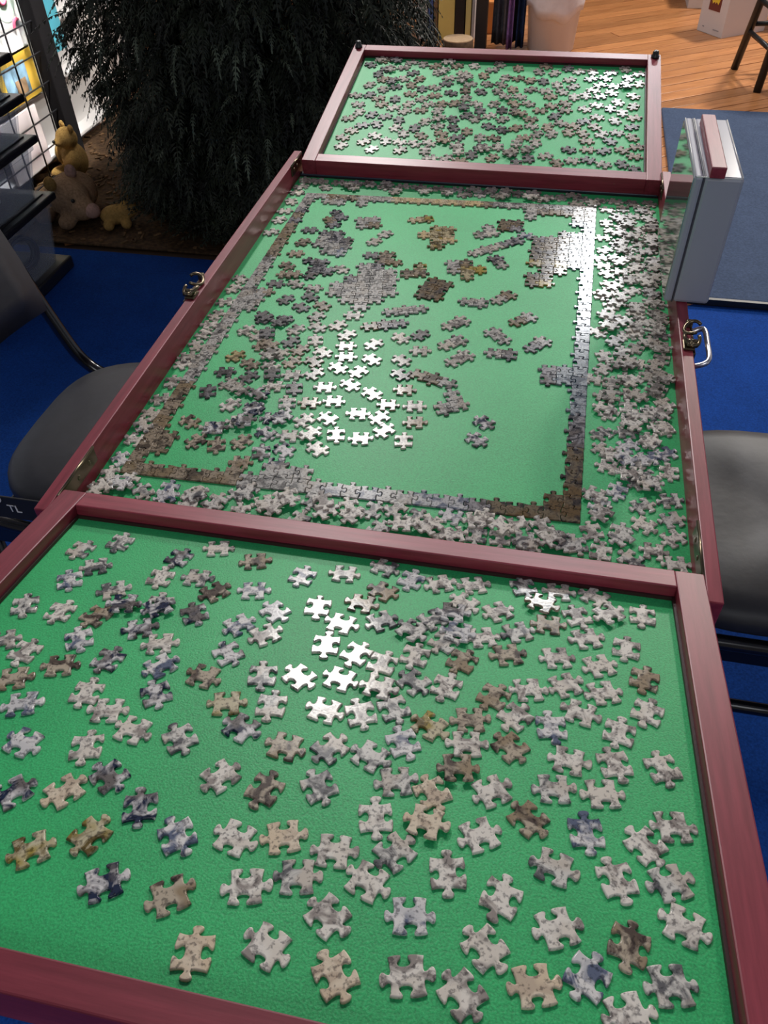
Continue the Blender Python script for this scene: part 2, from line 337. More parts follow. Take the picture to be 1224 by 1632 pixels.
# ------------------------------------------------------------------ jigsaw pieces
P = 0.0188
TH = 0.0021
HALF = [(.5, .5), (.40, .475), (.28, .458), (.17, .452), (.105, .470), (.090, .512), (.118, .568), (.158, .612), (.176, .660), (.158, .708), (.112, .740), (.052, .754)]
def side_curve(rng, jit, low):
    h = HALF if not low else [HALF[i] for i in (0, 2, 4, 5, 7, 9, 11)]
    off = rng.uniform(-.06, .06) * jit; sc_ = 1 + rng.uniform(-.08, .1) * jit; lean = rng.uniform(-.06, .06) * jit
    right = [(t, x) for t, x in h]; left = [(-t, x) for t, x in h[::-1]]
    out = []
    for t, x in right + left[1:] if False else right + left:
        wgt = max(0.0, 1 - abs(t) / .5) ** .5 if abs(t) < .5 else 0
        k = max(0.0, x - .46)
        tt = t * (sc_ if x > .5 and abs(t) < .3 else 1) + off * min(1, (0.5 - abs(t)) / .3 if abs(t) < .5 else 0) + lean * k * 3
        out.append((tt, .46 + (x - .46) * (sc_ if abs(t) < .3 else 1)))
    return out                              # from t=+.5 to t=-.5
def outline(rng, jit=1.0, low=False, flat=None, kinds='ksks'):
    """outline of a piece in units of its pitch; sides +x,+y,-x,-y: k knob, s socket, f flat edge"""
    pts = []
    corners = [(.5 + rng.uniform(-.025, .025) * jit, .5 + rng.uniform(-.025, .025) * jit) for _ in range(4)]
    for si in range(4):
        c = side_curve(rng, jit, low)[::-1]          # t from -.5 to +.5, counter-clockwise
        a = si * math.pi / 2; ca, sa = math.cos(a), math.sin(a)
        if kinds[si] == 'f': c = [(-.5, .5), (.5, .5)]
        elif kinds[si] == 's': c = [(t, 1 - x) for t, x in c]
        for t, x in c[:-1]:
            pts.append((x * ca - t * sa, x * sa + t * ca))
    return np.array(pts)
def inset(o, d):
    nx = np.roll(o, -1, 0) - o; pv = o - np.roll(o, 1, 0)
    nx /= np.linalg.norm(nx, axis=1)[:, None] + 1e-9; pv /= np.linalg.norm(pv, axis=1)[:, None] + 1e-9
    t = nx + pv; t /= np.linalg.norm(t, axis=1)[:, None] + 1e-9
    return o - np.stack([t[:, 1], -t[:, 0]], 1) * d
def piece_geo(o, low=False, shrink=0.988):
    o = o * shrink; n = len(o)
    if low: rings = [(o, 0.0), (o, .72), (inset(o, .035), 1.0)]
    else: rings = [(o, 0.0), (o, .62), (inset(o, .014), .86), (inset(o, .042), 1.0)]
    V = np.concatenate([np.column_stack([r * P, np.full(n, z * TH)]) for r, z in rings])
    F = []
    for k in range(len(rings) - 1):
        for i in range(n):
            j = (i + 1) % n; F.append((k * n + i, k * n + j, (k + 1) * n + j, (k + 1) * n + i))
    F.append(tuple((len(rings) - 1) * n + i for i in range(n)))
    F.append(tuple(range(n))[::-1])
    S = [False] * n + [True] * (n * (len(rings) - 2)) + [False, False]
    return V, F, S
def piece_mesh(name, o, low=False, shrink=0.988):
    V, F, S = piece_geo(o, low, shrink)
    me = bpy.data.meshes.new(name); me.from_pydata(V.tolist(), [], F); me.polygons.foreach_set('use_smooth', S); me.update()
    me.materials.append(PM['w']); return me
LOUT = [outline(R, 1.0) for _ in range(14)]
LOOSE = [piece_mesh('jigsaw_piece', q) for q in LOUT]
LOWO = [outline(R, 1.0, True) for _ in range(10)]
JOIN = {}
def joined_mesh(kinds):
    if kinds not in JOIN: JOIN[kinds] = piece_mesh('joined_piece', outline(R, 0.0, False, None, kinds), False, 0.985)
    return JOIN[kinds]
def set_mat(o, m):
    o.material_slots[0].link = 'OBJECT'; o.material_slots[0].material = m
# planes the pieces lie on:  (matrix, felt height in that frame)
PLANES = {'F': (MF, -0.0140), 'B': (MB_, -0.0140), 'M': (MM, -FD)}
def onplane(u, v, pl, lift=TH):
    M, z = PLANES[pl]; p0 = M @ Vector((0, 0, z + lift)); n = M.to_3x3() @ Vector((0, 0, 1))
    q = hit(u, v, p0, n); l = M.inverted() @ Vector(q); return np.array([l.x, l.y])
loose = []                                   # dicts: plane, x, y, angle, class, px
def add_piece(pl, u1, v1, u2, v2, c, scale=1.0):
    A, B = onplane(u1, v1, pl), onplane(u2, v2, pl); m = (A + B) / 2; d = B - A
    loose.append(dict(pl=pl, x=m[0], y=m[1], a=math.atan2(d[1], d[0]), c=c, px=((u1 + u2) / 2, (v1 + v2) / 2), s=scale))
FRONT_DATA = [
 (0, 820, 4.08, """462 278 585 168 g;725 232 835 122 g;535 345 700 322 g;455 355 455 485 s;1090 350 1195 245 k;1025 438 1100 330 w;660 500 815 470 g;
  180 510 140 660 g;335 695 445 560 w;600 690 700 615 b;728 600 822 600 k;1060 525 1000 650 g;1075 605 925 660 k;860 730 1040 700 k;515 715 535 865 s;-50 830 85 800 g;225 815 88 955 w;905 830 1140 815 w"""),
 (300, 820, 4.08, """95 220 295 210 w;335 305 535 290 b;-40 395 155 415 g;80 540 262 455 b;325 490 525 487 s;780 345 705 450 s;915 370 1115 390 g;495 590 620 690 s;250 755 430 675 s;400 795 590 720 w;
  865 530 820 665 w;1055 555 1215 585 b;900 685 1085 735 w;915 770 885 905 w;1025 985 1175 825 w;65 705 15 575 k"""),
 (600, 860, 4.08, """115 370 -35 300 b;-25 130 145 190 g;-35 560 140 500 g;195 325 290 195 s;325 295 500 265 w;520 300 710 285 w;930 230 995 360 g;475 380 630 470 w;705 490 875 435 w;165 530 320 620 g;
  325 570 460 505 g;440 480 540 495 k;400 700 490 610 g;480 590 550 605 s;585 630 780 610 w;835 610 975 580 g;285 680 225 820 w;595 710 500 850 b;745 755 965 730 b;85 745 20 870 w"""),
 (800, 890, 4.08, """265 165 475 185 g;165 270 350 335 b;175 405 385 435 b;240 645 475 635 w;530 200 700 280 w;455 310 545 440 w;600 385 755 325 w;910 300 920 440 w;445 525 655 500 w;820 505 800 660 w;530 715 740 670 w;945 705 910 860 b"""),
 (820, 1060, 4.08, """225 155 430 95 w;-25 160 205 150 w;470 190 690 158 w;230 290 265 495 s;900 220 830 385 w;305 270 535 350 w;705 345 660 525 w;220 580 490 650 w;605 530 700 750 w;905 560 1030 775 w;120 790 395 805 g;445 830 705 830 w"""),
 (0, 1030, 4.08, """290 125 490 110 b;640 150 760 15 k;940 165 1140 65 s;-20 215 190 190 b;0 385 285 350 s;620 215 515 390 w;570 405 820 410 w;990 225 1040 385 k;750 500 970 570 w;55 575 245 660 s;585 550 535 750 w;1125 510 1215 680 g"""),
 (0, 1190, 4.08, """630 115 770 265 k;290 365 560 195 p;-25 350 185 230 k;50 720 345 605 y;475 670 685 475 y;925 275 895 505 k;1115 470 1190 680 s"""),
 (300, 1030, 4.08, """305 105 215 -20 k;0 160 195 215 b;500 100 465 270 g;645 135 800 255 w;895 175 1115 250 w;120 375 380 360 y;565 290 515 470 g;250 465 435 575 k;785 380 990 440 w;1095 345 1150 525 w;520 615 740 675 b;870 735 1050 595 g;1085 635 1270 745 g"""),
 (300, 1200, 4.08, """105 215 310 75 w;565 135 425 330 b;800 115 905 315 g;800 630 1080 665 w;205 495 425 595 w;470 560 745 520 p"""),
 (600, 1030, 4.08, """-40 255 100 290 w;70 330 110 405 g;165 165 315 280 g;490 170 415 340 w;820 260 720 400 b;970 390 830 505 w;490 470 735 475 b;250 465 435 585 y;110 525 205 725 s;455 640 715 650 w;780 575 935 725 b;390 805 655 810 b"""),
 (560, 1200, 4.08, """165 190 425 170 g;475 155 610 370 p;785 280 1010 190 w;150 295 165 540 w;340 400 595 480 p;190 710 395 545 g;615 645 640 910 w;700 575 965 480 w"""),
 (820, 1220, 4.08, """440 305 495 560 s;-5 250 190 435 b;120 600 400 710 g;770 435 970 640 w;895 390 1170 395 w;615 610 725 870 w;870 780 1140 715 g"""),
 (100, 1360, 4.08, """105 240 420 130 k;540 330 850 205 b;885 485 805 800 p"""),
 (360, 1360, 3.6, """10 185 255 175 w;275 125 540 120 g;720 70 925 190 w;500 265 670 445 w;125 455 345 600 w;570 570 690 825 p;920 350 1190 355 s;895 705 1185 690 w"""),
 (560, 1407, 4.08, """1028 -24 920 210 w;775 295 970 545 w;620 590 830 855 w"""),
 (830, 1377, 3.6, """35 700 180 680 p;95 395 325 330 w;665 345 600 600 b;440 560 320 780 s;470 880 720 805 w;720 690 985 675 g;810 275 1065 405 w""")]
MID_DATA = [
 (300, 440, 3.06, """440 35 h k;520 38 d g;600 55 h w;595 100 d k;475 112 u k;550 150 d k;650 150 d b;630 190 u g;370 205 u k;462 212 u k;525 258 u g;630 245 d w;730 238 u w;285 262 u w;345 295 u g;385 290 v k;775 285 u g;805 190 h w;495 320 u k;620 310 v w;770 340 h w;
  365 335 h b;405 345 d b;545 358 u b;650 375 d w;765 398 h w;440 370 u w;395 380 u g;905 330 u w;895 405 d g;1040 300 d w;1130 285 u k;1130 362 h w;1040 408 d g;230 388 u y;505 418 u b;615 412 d b;735 440 d w;300 430 d b;405 440 d w;415 480 v k;415 525 h w;
  830 465 u w;610 472 u g;505 480 h w;180 465 h k;215 522 u g;280 498 u k;255 540 d g;1035 478 d k;1055 552 h b;665 540 h w;790 528 d w;515 545 v k;95 560 v k;345 580 d k;205 625 u w;905 578 d w;480 620 v g;320 640 d k;590 615 h b;710 608 h w;965 620 h b;1105 632 h w;
  300 668 u k;235 705 h w;290 698 h k;400 690 h k;460 685 u k;570 700 u w;675 692 d w;830 670 h w;930 690 u w;20 710 d b;95 735 h g;155 735 h k;385 765 d k;505 775 h g;575 772 u w;720 772 v w;840 790 h w;955 750 u w;1105 710 h b;1050 800 v w;45 800 u b;130 820 v b;260 805 u b;355 855 v k;465 850 d k;630 840 d w;255 905 h b;430 910 h k"""),
 (420, 270, 3.6, """265 345 h k;225 415 u b;185 480 h b;135 550 d b;125 600 h b;170 605 h b;445 570 d w;620 490 h k;10 700 h b;690 375 u w;645 405 u g;25 850 d k;85 870 u k"""),
 (640, 480, 2.55, """335 490 d k;305 560 d k""")]
PILE_DATA = [
 (480, 700, 1.8, """25 185 75 200 130 195 60 215 205 210 265 215 230 245 325 225 350 245 400 270 435 235 440 265 505 265 530 240 590 275 620 255 680 265 660 300 700 290 780 300 835 265 860 320 915 265 920 290 985 245 950 335 1010 325 1070 355 1070 230 1085 285 1065 175 980 190 1040 170 855 185 860 210 855 160 910 140 960 125 980 105 870 35 900 70 970 70 945 20 1030 40 1075 95 500 240 560 255 160 215 300 240 380 250 640 280 740 290"""),
 (120, 560, 3.06, """120 645 170 620 205 650 250 645 320 670 305 700 440 670 460 710 565 700 570 735 640 740 690 730 790 700 840 700 820 755 920 735 985 730 1050 730 950 770 1095 800 1150 760 1200 780 1210 740 165 515 240 405 270 355 325 310 380 225 420 140 490 55 505 25 150 665 610 715"""),
 (300, 440, 3.06, """10 330 35 275 60 230 105 185 145 120 190 55 225 10"""),
 (420, 270, 3.6, """15 355 60 285 100 235 140 180 190 130 200 95 230 60 330 65 355 100 440 75 540 75 600 85 520 100 690 100 720 85 790 95 760 125 900 95 930 120 1010 100 1060 125 1120 110 1160 140 1200 115 280 70 490 90"""),
 (640, 480, 2.55, """855 15 890 10 950 15 1010 10 1060 15 860 75 900 90 960 60 1000 80 1050 70 950 35 810 120 850 105 930 130 970 130 1040 130 1060 100 870 170 950 190 1000 160 1040 180 1070 200 840 225 900 215 1050 230 830 275 890 255 960 260 920 250 1020 270 800 315 850 330 900 320 950 325 1010 300 1060 310 1090 325 1050 355 830 390 870 400 920 385 970 385 1020 375 1085 410 800 390 850 455 830 425 930 430 960 430 1050 450 1000 455 920 480 970 475 825 535 910 525 950 510 1000 550 1060 510 1030 520 940 580 920 600 1050 600 1000 580 1060 635 830 600 870 625 960 660 870 670 920 650 1000 640 1105 690 920 705 990 720 960 730 890 755 815 780 820 850 830 820 990 830 970 840 1090 800 1120 820 980 890 1100 890 1010 750 1040 770"""),
 (740, 280, 3.4, """40 80 90 90 140 85 180 100 230 90 210 115 290 95 370 95 400 120 440 125 360 115 540 115 590 110 640 125 610 150 710 135 690 150 830 140 900 155 1005 150 790 185 850 180 940 185 990 190 770 255 830 215 860 240 920 220 980 235 1015 245 800 300 855 270 900 270 950 290 1000 295 1030 290 755 335 850 310 880 330 930 340 990 330 1030 345 830 360 1000 365 870 375 940 365 780 410 850 410 900 400 980 420 1040 400 760 440 820 445 890 440 930 450 1000 455 775 485 850 470 960 480 1030 480 800 530 860 530 940 510 1000 510 960 540 1030 550 780 595 870 570 920 570 1010 580 840 600 900 610 960 580 740 645 790 645 840 670 870 690 1000 620 1020 655 790 700 910 690 940 720 1050 690 1030 730 780 760 830 780 910 770 960 790 1010 770 1060 760 850 800 790 800 940 830 1040 810 1080 820 740 840 870 860 930 860 1000 850 1050 850""")]
FAR_DATA = [
 (420, 60, 3.6, """720 105 690 108 750 125 615 153 855 145 910 150 800 168 705 180 740 178 665 212 860 200 695 235 740 245 795 238 895 235 990 160 1000 195 1035 190 1060 135 1110 160 1145 210 1210 160 850 268 910 290 610 268 690 293 755 280 980 285 1050 262 1075 230 1140 240 1175 265 530 328 610 325 660 345 545 380 755 350 680 380 845 320 905 350 980 330 840 375 745 400 810 420 900 415 950 380 1025 385 1075 315 1160 300 1100 370 1150 345 1155 405 1005 420 1170 440 1215 380 540 430 495 455 620 440 700 450 775 475 760 510 640 495 575 500 505 530 455 570 445 617 575 595 620 638 640 560 700 590 785 600 865 517 810 545 785 640 930 480 1000 500 1010 465 1075 465 1090 515 1020 550 905 560 870 605 945 605 1045 590 1105 570 1160 540 1100 620 930 645 965 685 1045 685 1135 700 1110 650 1190 670 1210 460"""),
 (740, 70, 3.6, """75 125 205 115 160 148 115 178 310 138 470 118 430 158 520 165 600 140 655 155 735 158 840 165 925 140 1000 172 740 198 800 195 945 195 305 195 240 195 380 208 455 213 605 203 535 235 625 243 10 190 40 230 140 228 215 230 270 255 200 275 95 272 20 270 390 260 460 268 565 272 495 300 630 300 700 290 740 265 785 240 860 240 925 238 990 230 845 278 780 300 970 298 240 305 320 300 290 335 355 340 75 340 175 345 215 375 285 385 320 400 435 380 500 353 580 340 570 385 530 410 760 350 690 372 880 335 845 370 970 358 910 395 970 420 865 440 760 420 20 390 90 380 145 410 80 425 220 430 215 490 140 470 380 430 385 468 295 480 555 450 480 475 600 505 635 465 680 445 755 480 800 515 865 510 680 515 960 475 965 535 700 550 830 550 500 512 410 518 340 540 170 538 90 535 25 505 300 575 195 588 400 570 370 605 275 605 260 630 90 590 105 605 50 635 160 650 465 640 365 650 300 680 600 605 710 605 800 612 915 610 985 590 970 640 630 668 700 665 530 680 800 690 905 688 980 722 5 670""")]
# photo point, half vector along its rows, cells (letters override the look), look, label
CLUSTERS = [
 (534, 348, 10, -2, '.k/bk/k.', 'k', 'dark ragged cluster of joined pieces at top left of the middle tray'),
 (587, 354, 10, 0, 'gg/gb', 'g', 'two-row grey cluster right of the dark ragged cluster, top left'),
 (531, 386, 10, 1, 'kk./gkk/ggg/.gs', 'k', 'chunky dark and grey cluster below the dark ragged one'),
 (695, 378, 10, 0, '.yy/pyy/.yp/.y.', 'y', 'olive and cream cluster near the top centre of the middle tray'),
 (672, 349, 10, -1, 'py', 'y', 'short row of two olive and cream pieces above the olive cluster'),
 (578, 455, 10, 0, '..gk./..ggg/.kggg/ggggg/ggggg/.ggg./..g..', 'g', 'large grey cluster, biggest of the middle tray, left of centre'),
 (504, 428, 10, 2, 'kk./.kk/.k.', 'k', 'dark cluster left of the large grey cluster'),
 (623, 411, 10, 2, 'b./bb', 'b', 'tan three-piece cluster just right of the large grey cluster top'),
 (659, 430, 10, 0, '.y/bb', 'y', 'small olive brown cluster right of the large grey cluster'),
 (691, 460, 9, -11, 'ddd/ddd', 'd', 'slanting dark umber block of six pieces near tray centre'),
 (744, 429, 10, 0, 'gb/gyy/.y', 'y', 'olive and grey cluster in the middle of the tray top half'),
 (646, 494, 10, -1, 'ggg', 'g', 'level row of grey pieces below the slanting umber block'),
 (613, 517, 10, -1, 'bkk', 'b', 'level row of brown pieces under the large grey cluster'),
 (727, 514, 10, -4, 'ww', 'g', 'grey slanting row, upper of three at tray centre'),
 (722, 545, 10, -4, 'wg', 'g', 'grey slanting row, middle of three at tray centre'),
 (733, 570, 10, -5, 'ww', 'w', 'pale slanting row, lowest of three at tray centre'),
 (793, 534, 10, -4, 'g/g', 'g', 'grey stub cluster left of the mottled rising clusters'),
 (834, 508, 10, -4, 'bg', 'b', 'brownish short row right of tray centre'),
 (857, 548, 10, -6, 'kg', 'k', 'dark tipped rising cluster left of the right border'),
 (800, 563, 10, 1, 'gk', 'g', 'grey cluster with long tail below the grey stub'),
 (690, 603, 10, 3, 'bbg', 'b', 'brownish falling row below tray centre'),
 (714, 640, 10, -2, '.g/gg', 'g', 'lowest joined cluster on the open green, grey upright block'),
 (756, 481, 10, 1, 'gg', 'g', 'small grey cluster above the pale slanting rows'),
 (803, 473, 10, -5, 'gb', 'b', 'tan and grey rising cluster left of the big dark border block'),
 (822, 364, 10, 1, 'dd./dk./..s', 'd', 'near black three-row block at top right of the middle tray'),
 (816, 385, 10, -3, 'kk', 'k', 'dark grey rising cluster just below the near black block'),
 (772, 368, 10, -1, '.g/gw', 'w', 'pale three-piece cluster left of the near black block'),
 (775, 397, 10, -3, 'wgw', 'w', 'pale rising row below the pale three-piece cluster'),
 (794, 416, 10, -2, 'k/g', 'g', 'grey two-piece cluster left of the dark border block')]

FRONT = []
# crop origin x, y, scale | knob tip to knob tip in that crop | look
for ox, oy, sc_, rows in FRONT_DATA:
    for r in rows.split(';'):
        q = r.split()
        if len(q) == 5:
            x1, y1, x2, y2 = [float(t) / sc_ for t in q[:4]]
            add_piece('F', ox + x1, oy + y1, ox + x2, oy + y2, q[4], 1.06)
DIRS = {'h': (1, .02), 'v': (.05, -1), 'u': (1, -.62), 'd': (1, .62)}
for ox, oy, sc_, rows in MID_DATA:
    for r in rows.split(';'):
        q = r.split()
        if len(q) == 4:
            u, v = ox + float(q[0]) / sc_, oy + float(q[1]) / sc_
            dx, dy = DIRS[q[2]]; add_piece('M', u - 4 * dx, v - 4 * dy, u + 4 * dx, v + 4 * dy, q[3], 1.03)
def pile(pl, data, classes):
    for ox, oy, sc_, rows in data:
        f = rows.replace(';', ' ').split()
        for i in range(0, len(f) - 1, 2):
            u, v = ox + float(f[i]) / sc_, oy + float(f[i + 1]) / sc_
            p = onplane(u, v, pl)
            if any(l['pl'] == pl and (l['x'] - p[0]) ** 2 + (l['y'] - p[1]) ** 2 < (0.5 * P) ** 2 for l in loose): continue
            loose.append(dict(pl=pl, x=p[0], y=p[1], a=R.uniform(0, 6.28), c=R.choice(classes), px=(u, v), s=1.03))
pile('M', PILE_DATA, 'wwgwgwgs')
pile('B', FAR_DATA, 'gbkgkbw')
# keep inside the trays
for l in loose:
    if l['pl'] == 'M': l['x'] = max(-.289, min(.289, l['x'])); l['y'] = max(K['y1'] + .004, min(K['y2'] - .012, l['y']))
    if l['pl'] == 'F': l['y'] = max(-LF + .034, min(-.036, l['y'])); l['x'] = max(-.263, min(.263, l['x']))
    if l['pl'] == 'B': l['y'] = max(.036, min(LB - .036, l['y'])); l['x'] = max(-.264, min(.264, l['x']))
# stacking: a piece that would lie in another one is laid on top of it
def inside_np(pts, poly):
    x, y = pts[:, 0][:, None], pts[:, 1][:, None]; x1, y1 = poly[:, 0], poly[:, 1]; x2, y2 = np.roll(x1, -1), np.roll(y1, -1)
    with np.errstate(divide='ignore', invalid='ignore'):
        c = ((y1 > y) != (y2 > y)) & (x < (x2 - x1) * (y - y1) / (y2 - y1) + x1)
    return (c.sum(1) % 2 == 1).any()
def shape(l):
    ca, sa = math.cos(l['a']), math.sin(l['a'])
    return LOUT[l['v']] @ np.array([[ca, sa], [-sa, ca]]) * (P * l['s']) * .98 + np.array([l['x'], l['y']])
for l in loose: l['v'] = R.randrange(14)
for it in range(9):                          # nudge pieces that only just touch apart
    for i, l in enumerate(loose):
        for e in loose[:i]:
            if e['pl'] != l['pl']: continue
            dx, dy = l['x'] - e['x'], l['y'] - e['y']; dd = math.hypot(dx, dy)
            if dd > 1.6 * P or dd < (.62 if l['pl'] == 'F' else .8) * P: continue
            a, b = shape(l), shape(e)
            if inside_np(a, b) or inside_np(b, a):
                k = .00055 / max(dd, 1e-6); l['x'] += dx * k; l['y'] += dy * k; e['x'] -= dx * k; e['y'] -= dy * k
for l in loose:
    for pl, hx, y0, y1 in (('F', .263, -LF + .034, -.036), ('B', .264, .036, LB - .036), ('M', .290, K['y1'] + .004, K['y2'] - .012)):
        if l['pl'] == pl: l['x'] = max(-hx, min(hx, l['x'])); l['y'] = max(y0, min(y1, l['y']))
for l in loose:
    l['o'] = shape(l)
    near = [e for e in loose if 'lay' in e and e['pl'] == l['pl'] and (e['x'] - l['x']) ** 2 + (e['y'] - l['y']) ** 2 < (1.62 * P) ** 2]
    used = set(e['lay'] for e in near if inside_np(l['o'], e['o']) or inside_np(e['o'], l['o']))
    lay = 0
    while lay in used and lay < 3: lay += 1
    l['lay'] = lay
for l in loose:
    M, z = PLANES[l['pl']]
    zz = z + l['lay'] * (TH + 0.0001)
    tilt = Matrix.Rotation(R.uniform(-.02, .02) * (1 if l['lay'] else 0), 4, 'X')
    l['M'] = M @ Matrix.Translation((l['x'], l['y'], zz + 0.00005)) @ Matrix.Rotation(l['a'], 4, 'Z') @ tilt @ Matrix.Diagonal((l['s'], l['s'], 1, 1))
    l['px'] = proj(l['M'].translation); l['d'] = (Vector(CAM) - l['M'].translation).length
loose.sort(key=lambda l: l['d'])
CN = {'w': 'pale speckled', 'g': 'grey mottled', 'b': 'brown mottled', 'k': 'dark blue-black', 'y': 'olive and white', 'p': 'plain peach', 's': 'bluish white'}
ORD = 'lowest|second lowest|third lowest|fourth lowest|fifth lowest|sixth lowest|seventh lowest|eighth lowest|ninth lowest|tenth lowest|eleventh lowest|twelfth lowest|thirteenth lowest|fourteenth lowest|fifteenth lowest|sixteenth lowest'.split('|')
SEC = ['far left', 'left', 'centre left', 'centre right', 'right', 'far right']
fam = {}
for l in loose[:300]:
    A = l['M'] @ Vector((-P, 0, 0)); B = l['M'] @ Vector((P, 0, 0)); a, b = proj(A), proj(B)
    g = math.degrees(math.atan2(-(b[1] - a[1]), b[0] - a[0])) % 180
    l['kd'] = 'sideways' if g < 22 or g > 158 else 'upright' if 68 < g < 112 else 'rising' if g < 68 else 'falling'
    wd = .285; l['sec'] = SEC[max(0, min(5, int((l['x'] + wd) / (2 * wd) * 6)))]
    fam.setdefault((l['c'], l['kd'], l['pl'], l['sec']), []).append(l)
for (c, kd, pl, sec), ls in fam.items():
    ls.sort(key=lambda l: -l['px'][1]); tr = 'front' if pl == 'F' else 'middle'
    for k, l in enumerate(ls):
        rank = ORD[min(k, 15)] + ' such' if len(ls) > 1 else 'only such'
        l['label'] = f"{CN[c]} jigsaw piece, knobs {kd}, {rank} in {tr} tray's {sec} sixth"
for l in loose[:300]:
    o = bpy.data.objects.new('jigsaw_piece', LOOSE[l['v']]); col.objects.link(o); o.matrix_world = l['M']; set_mat(o, PM[l['c']])
    tag(o, l['label'], 'puzzle piece', 'loose jigsaw pieces on the ' + ('front' if l['pl'] == 'F' else 'middle') + ' tray')
# all further loose pieces (past three hundred) as one object of real pieces
V, F, S, T = [], [], [], []; n0 = 0
TINT = {'w': (1, 1, 1), 'g': (.8, .8, .8), 'b': (.66, .58, .5), 'k': (.36, .37, .42), 's': (.95, .98, 1.05), 'y': (.8, .7, .4), 'p': (1, .9, .75)}
for l in loose[300:]:
    v, f, s = piece_geo(R.choice(LOWO), True)
    h = np.column_stack([v, np.ones(len(v))]) @ np.array(l['M']).T
    V.append(h[:, :3]); F += [tuple(i + n0 for i in q) for q in f]; S += s; n0 += len(v)
    k = R.uniform(.75, 1.1); T.append(np.tile([*[c * k for c in TINT[l['c']]], 1], (len(v), 1)))
me = bpy.data.meshes.new('scattered_puzzle_pieces'); me.from_pydata(np.concatenate(V).tolist(), [], F); me.polygons.foreach_set('use_smooth', S)
at = me.color_attributes.new('tint', 'FLOAT_COLOR', 'POINT'); at.data.foreach_set('color', np.concatenate(T).ravel()); me.update()
o = link('scattered_puzzle_pieces', me, PSTUFF)
tag(o, 'many small grey jigsaw pieces scattered on far green wing and far end of middle tray', 'puzzle pieces', kind='stuff')
# ------------------------------------------------------------------ joined pieces
def kinds_for(i, j, flat=(False,) * 4):
    """cell (i,j): knobs on +-x when i+j is even, on +-y when odd"""
    b = 'ksks' if (i + j) % 2 == 0 else 'sksk'
    return ''.join('f' if fl else c for c, fl in zip(b, flat))
bz = -FD
C4 = [onz(u, v, ZT + bz + TH) for u, v in ((189, 752), (925, 833), (951, 329), (489, 307))]
NX, NY = 26, 38
def bil(s, t): return (1 - s) * (1 - t) * C4[0] + s * (1 - t) * C4[1] + s * t * C4[2] + (1 - s) * t * C4[3]
def inv_bil(p):
    s = t = .5
    for _ in range(20):
        r = bil(s, t)[:2] - p[:2]; ds = (bil(s + 1e-4, t) - bil(s, t))[:2] / 1e-4; dt = (bil(s, t + 1e-4) - bil(s, t))[:2] / 1e-4
        d = np.linalg.solve(np.column_stack([ds, dt]), r); s -= d[0]; t -= d[1]
    return s, t
cells = {(i, j) for i in range(NX) for j in range(NY) if i in (0, NX - 1) or j in (0, NY - 1)}
def inside(u, v, poly):
    c = False
    for (x1, y1), (x2, y2) in zip(poly, poly[1:] + poly[:1]):
        if (y1 > v) != (y2 > v) and u < (x2 - x1) * (v - y1) / (y2 - y1) + x1: c = not c
    return c
EXTRA = [([(842, 382), (860, 376), (886, 378), (895, 368), (918, 366), (945, 366), (945, 440), (918, 440), (915, 430), (868, 426), (842, 428)], None),
         ([(842, 432), (862, 430), (884, 440), (884, 458), (842, 458)], None), ([(868, 426), (905, 424), (905, 442), (872, 440)], None),
         ([(836, 324), (945, 324), (945, 345), (836, 345)], None), ([(912, 345), (945, 345), (945, 360), (912, 360)], None),
         ([(866, 588), (932, 572), (932, 608), (866, 606)], None), ([(862, 796), (925, 772), (925, 812), (862, 820)], None),
         ([(378, 462), (424, 462), (416, 490), (372, 490)], None), ([(236, 688), (282, 690), (268, 724), (236, 724)], None),
         ([(368, 728), (398, 730), (398, 770), (368, 770)], None), ([(426, 736), (484, 742), (484, 770), (426, 770)], None),
         ([(512, 310), (556, 310), (556, 322), (512, 322)], None), ([(572, 314), (592, 314), (592, 326), (572, 326)], None)]
for i in range(1, NX - 1):
    for j in range(1, NY - 1):
        u, v = proj(bil((i + .5) / NX, (j + .5) / NY))
        if any(inside(u, v, p) for p, _ in EXTRA): cells.add((i, j))
border = thing('jigsaw_border', 'assembled rectangular jigsaw border lying on the middle green felt', 'puzzle', tuple(bil(.5, .5) - np.array([0, 0, TH])))
ex = bil(1, .5) - bil(0, .5); pitch = (np.linalg.norm(ex) / NX, np.linalg.norm(bil(.5, 1) - bil(.5, 0)) / NY)
def border_class(i, j):
    r = R.random()
    if j < 2 and i >= NX - 5: return 'd'
    if j < 2: return 'b' if i < 7 else ('g' if i < 12 else ('s' if r < .35 else 'g') if i < 20 else ('k' if r < .4 else 'g'))
    if i >= NX - 2 and j > NY - 4: return 'w'  # pale print here paints in the glare on this corner
    if i >= NX - 2: return 'd' if j < 6 else ('k' if j < 9 else 'z' if j < 23 or j > 29 else 'z')
    if j >= NY - 3: return 'p' if 7 < i < 16 else ('g' if r < .6 else 'b')
    if i > NX - 9: return ('k' if r < .7 else 'z') if j < 20 else ('y' if r < .4 else 'd') if (j < 29) else ('d' if r < .85 else 'k')
    if i < 3: return 'b' if j < 9 else ('g' if j < 26 else ('k' if r < .4 else 'b'))
    return 'g'
for i, j in sorted(cells):
    p = bil((i + .5) / NX, (j + .5) / NY); dx = bil((i + .6) / NX, (j + .5) / NY) - p
    fl = (i == NX - 1, j == NY - 1, i == 0, j == 0)
    o = link('jigsaw_piece', joined_mesh(kinds_for(i, j, fl)), None, border)
    o.location = Vector(p) - Vector((0, 0, TH)) - border.location + Vector((0, 0, .00005 + R.random() * .0001))
    o.rotation_euler = (0, 0, math.atan2(dx[1], dx[0])); o.scale = (pitch[0] / P, pitch[1] / P, 1); set_mat(o, PJ[border_class(i, j)])
    if (i + j) % 2: pass
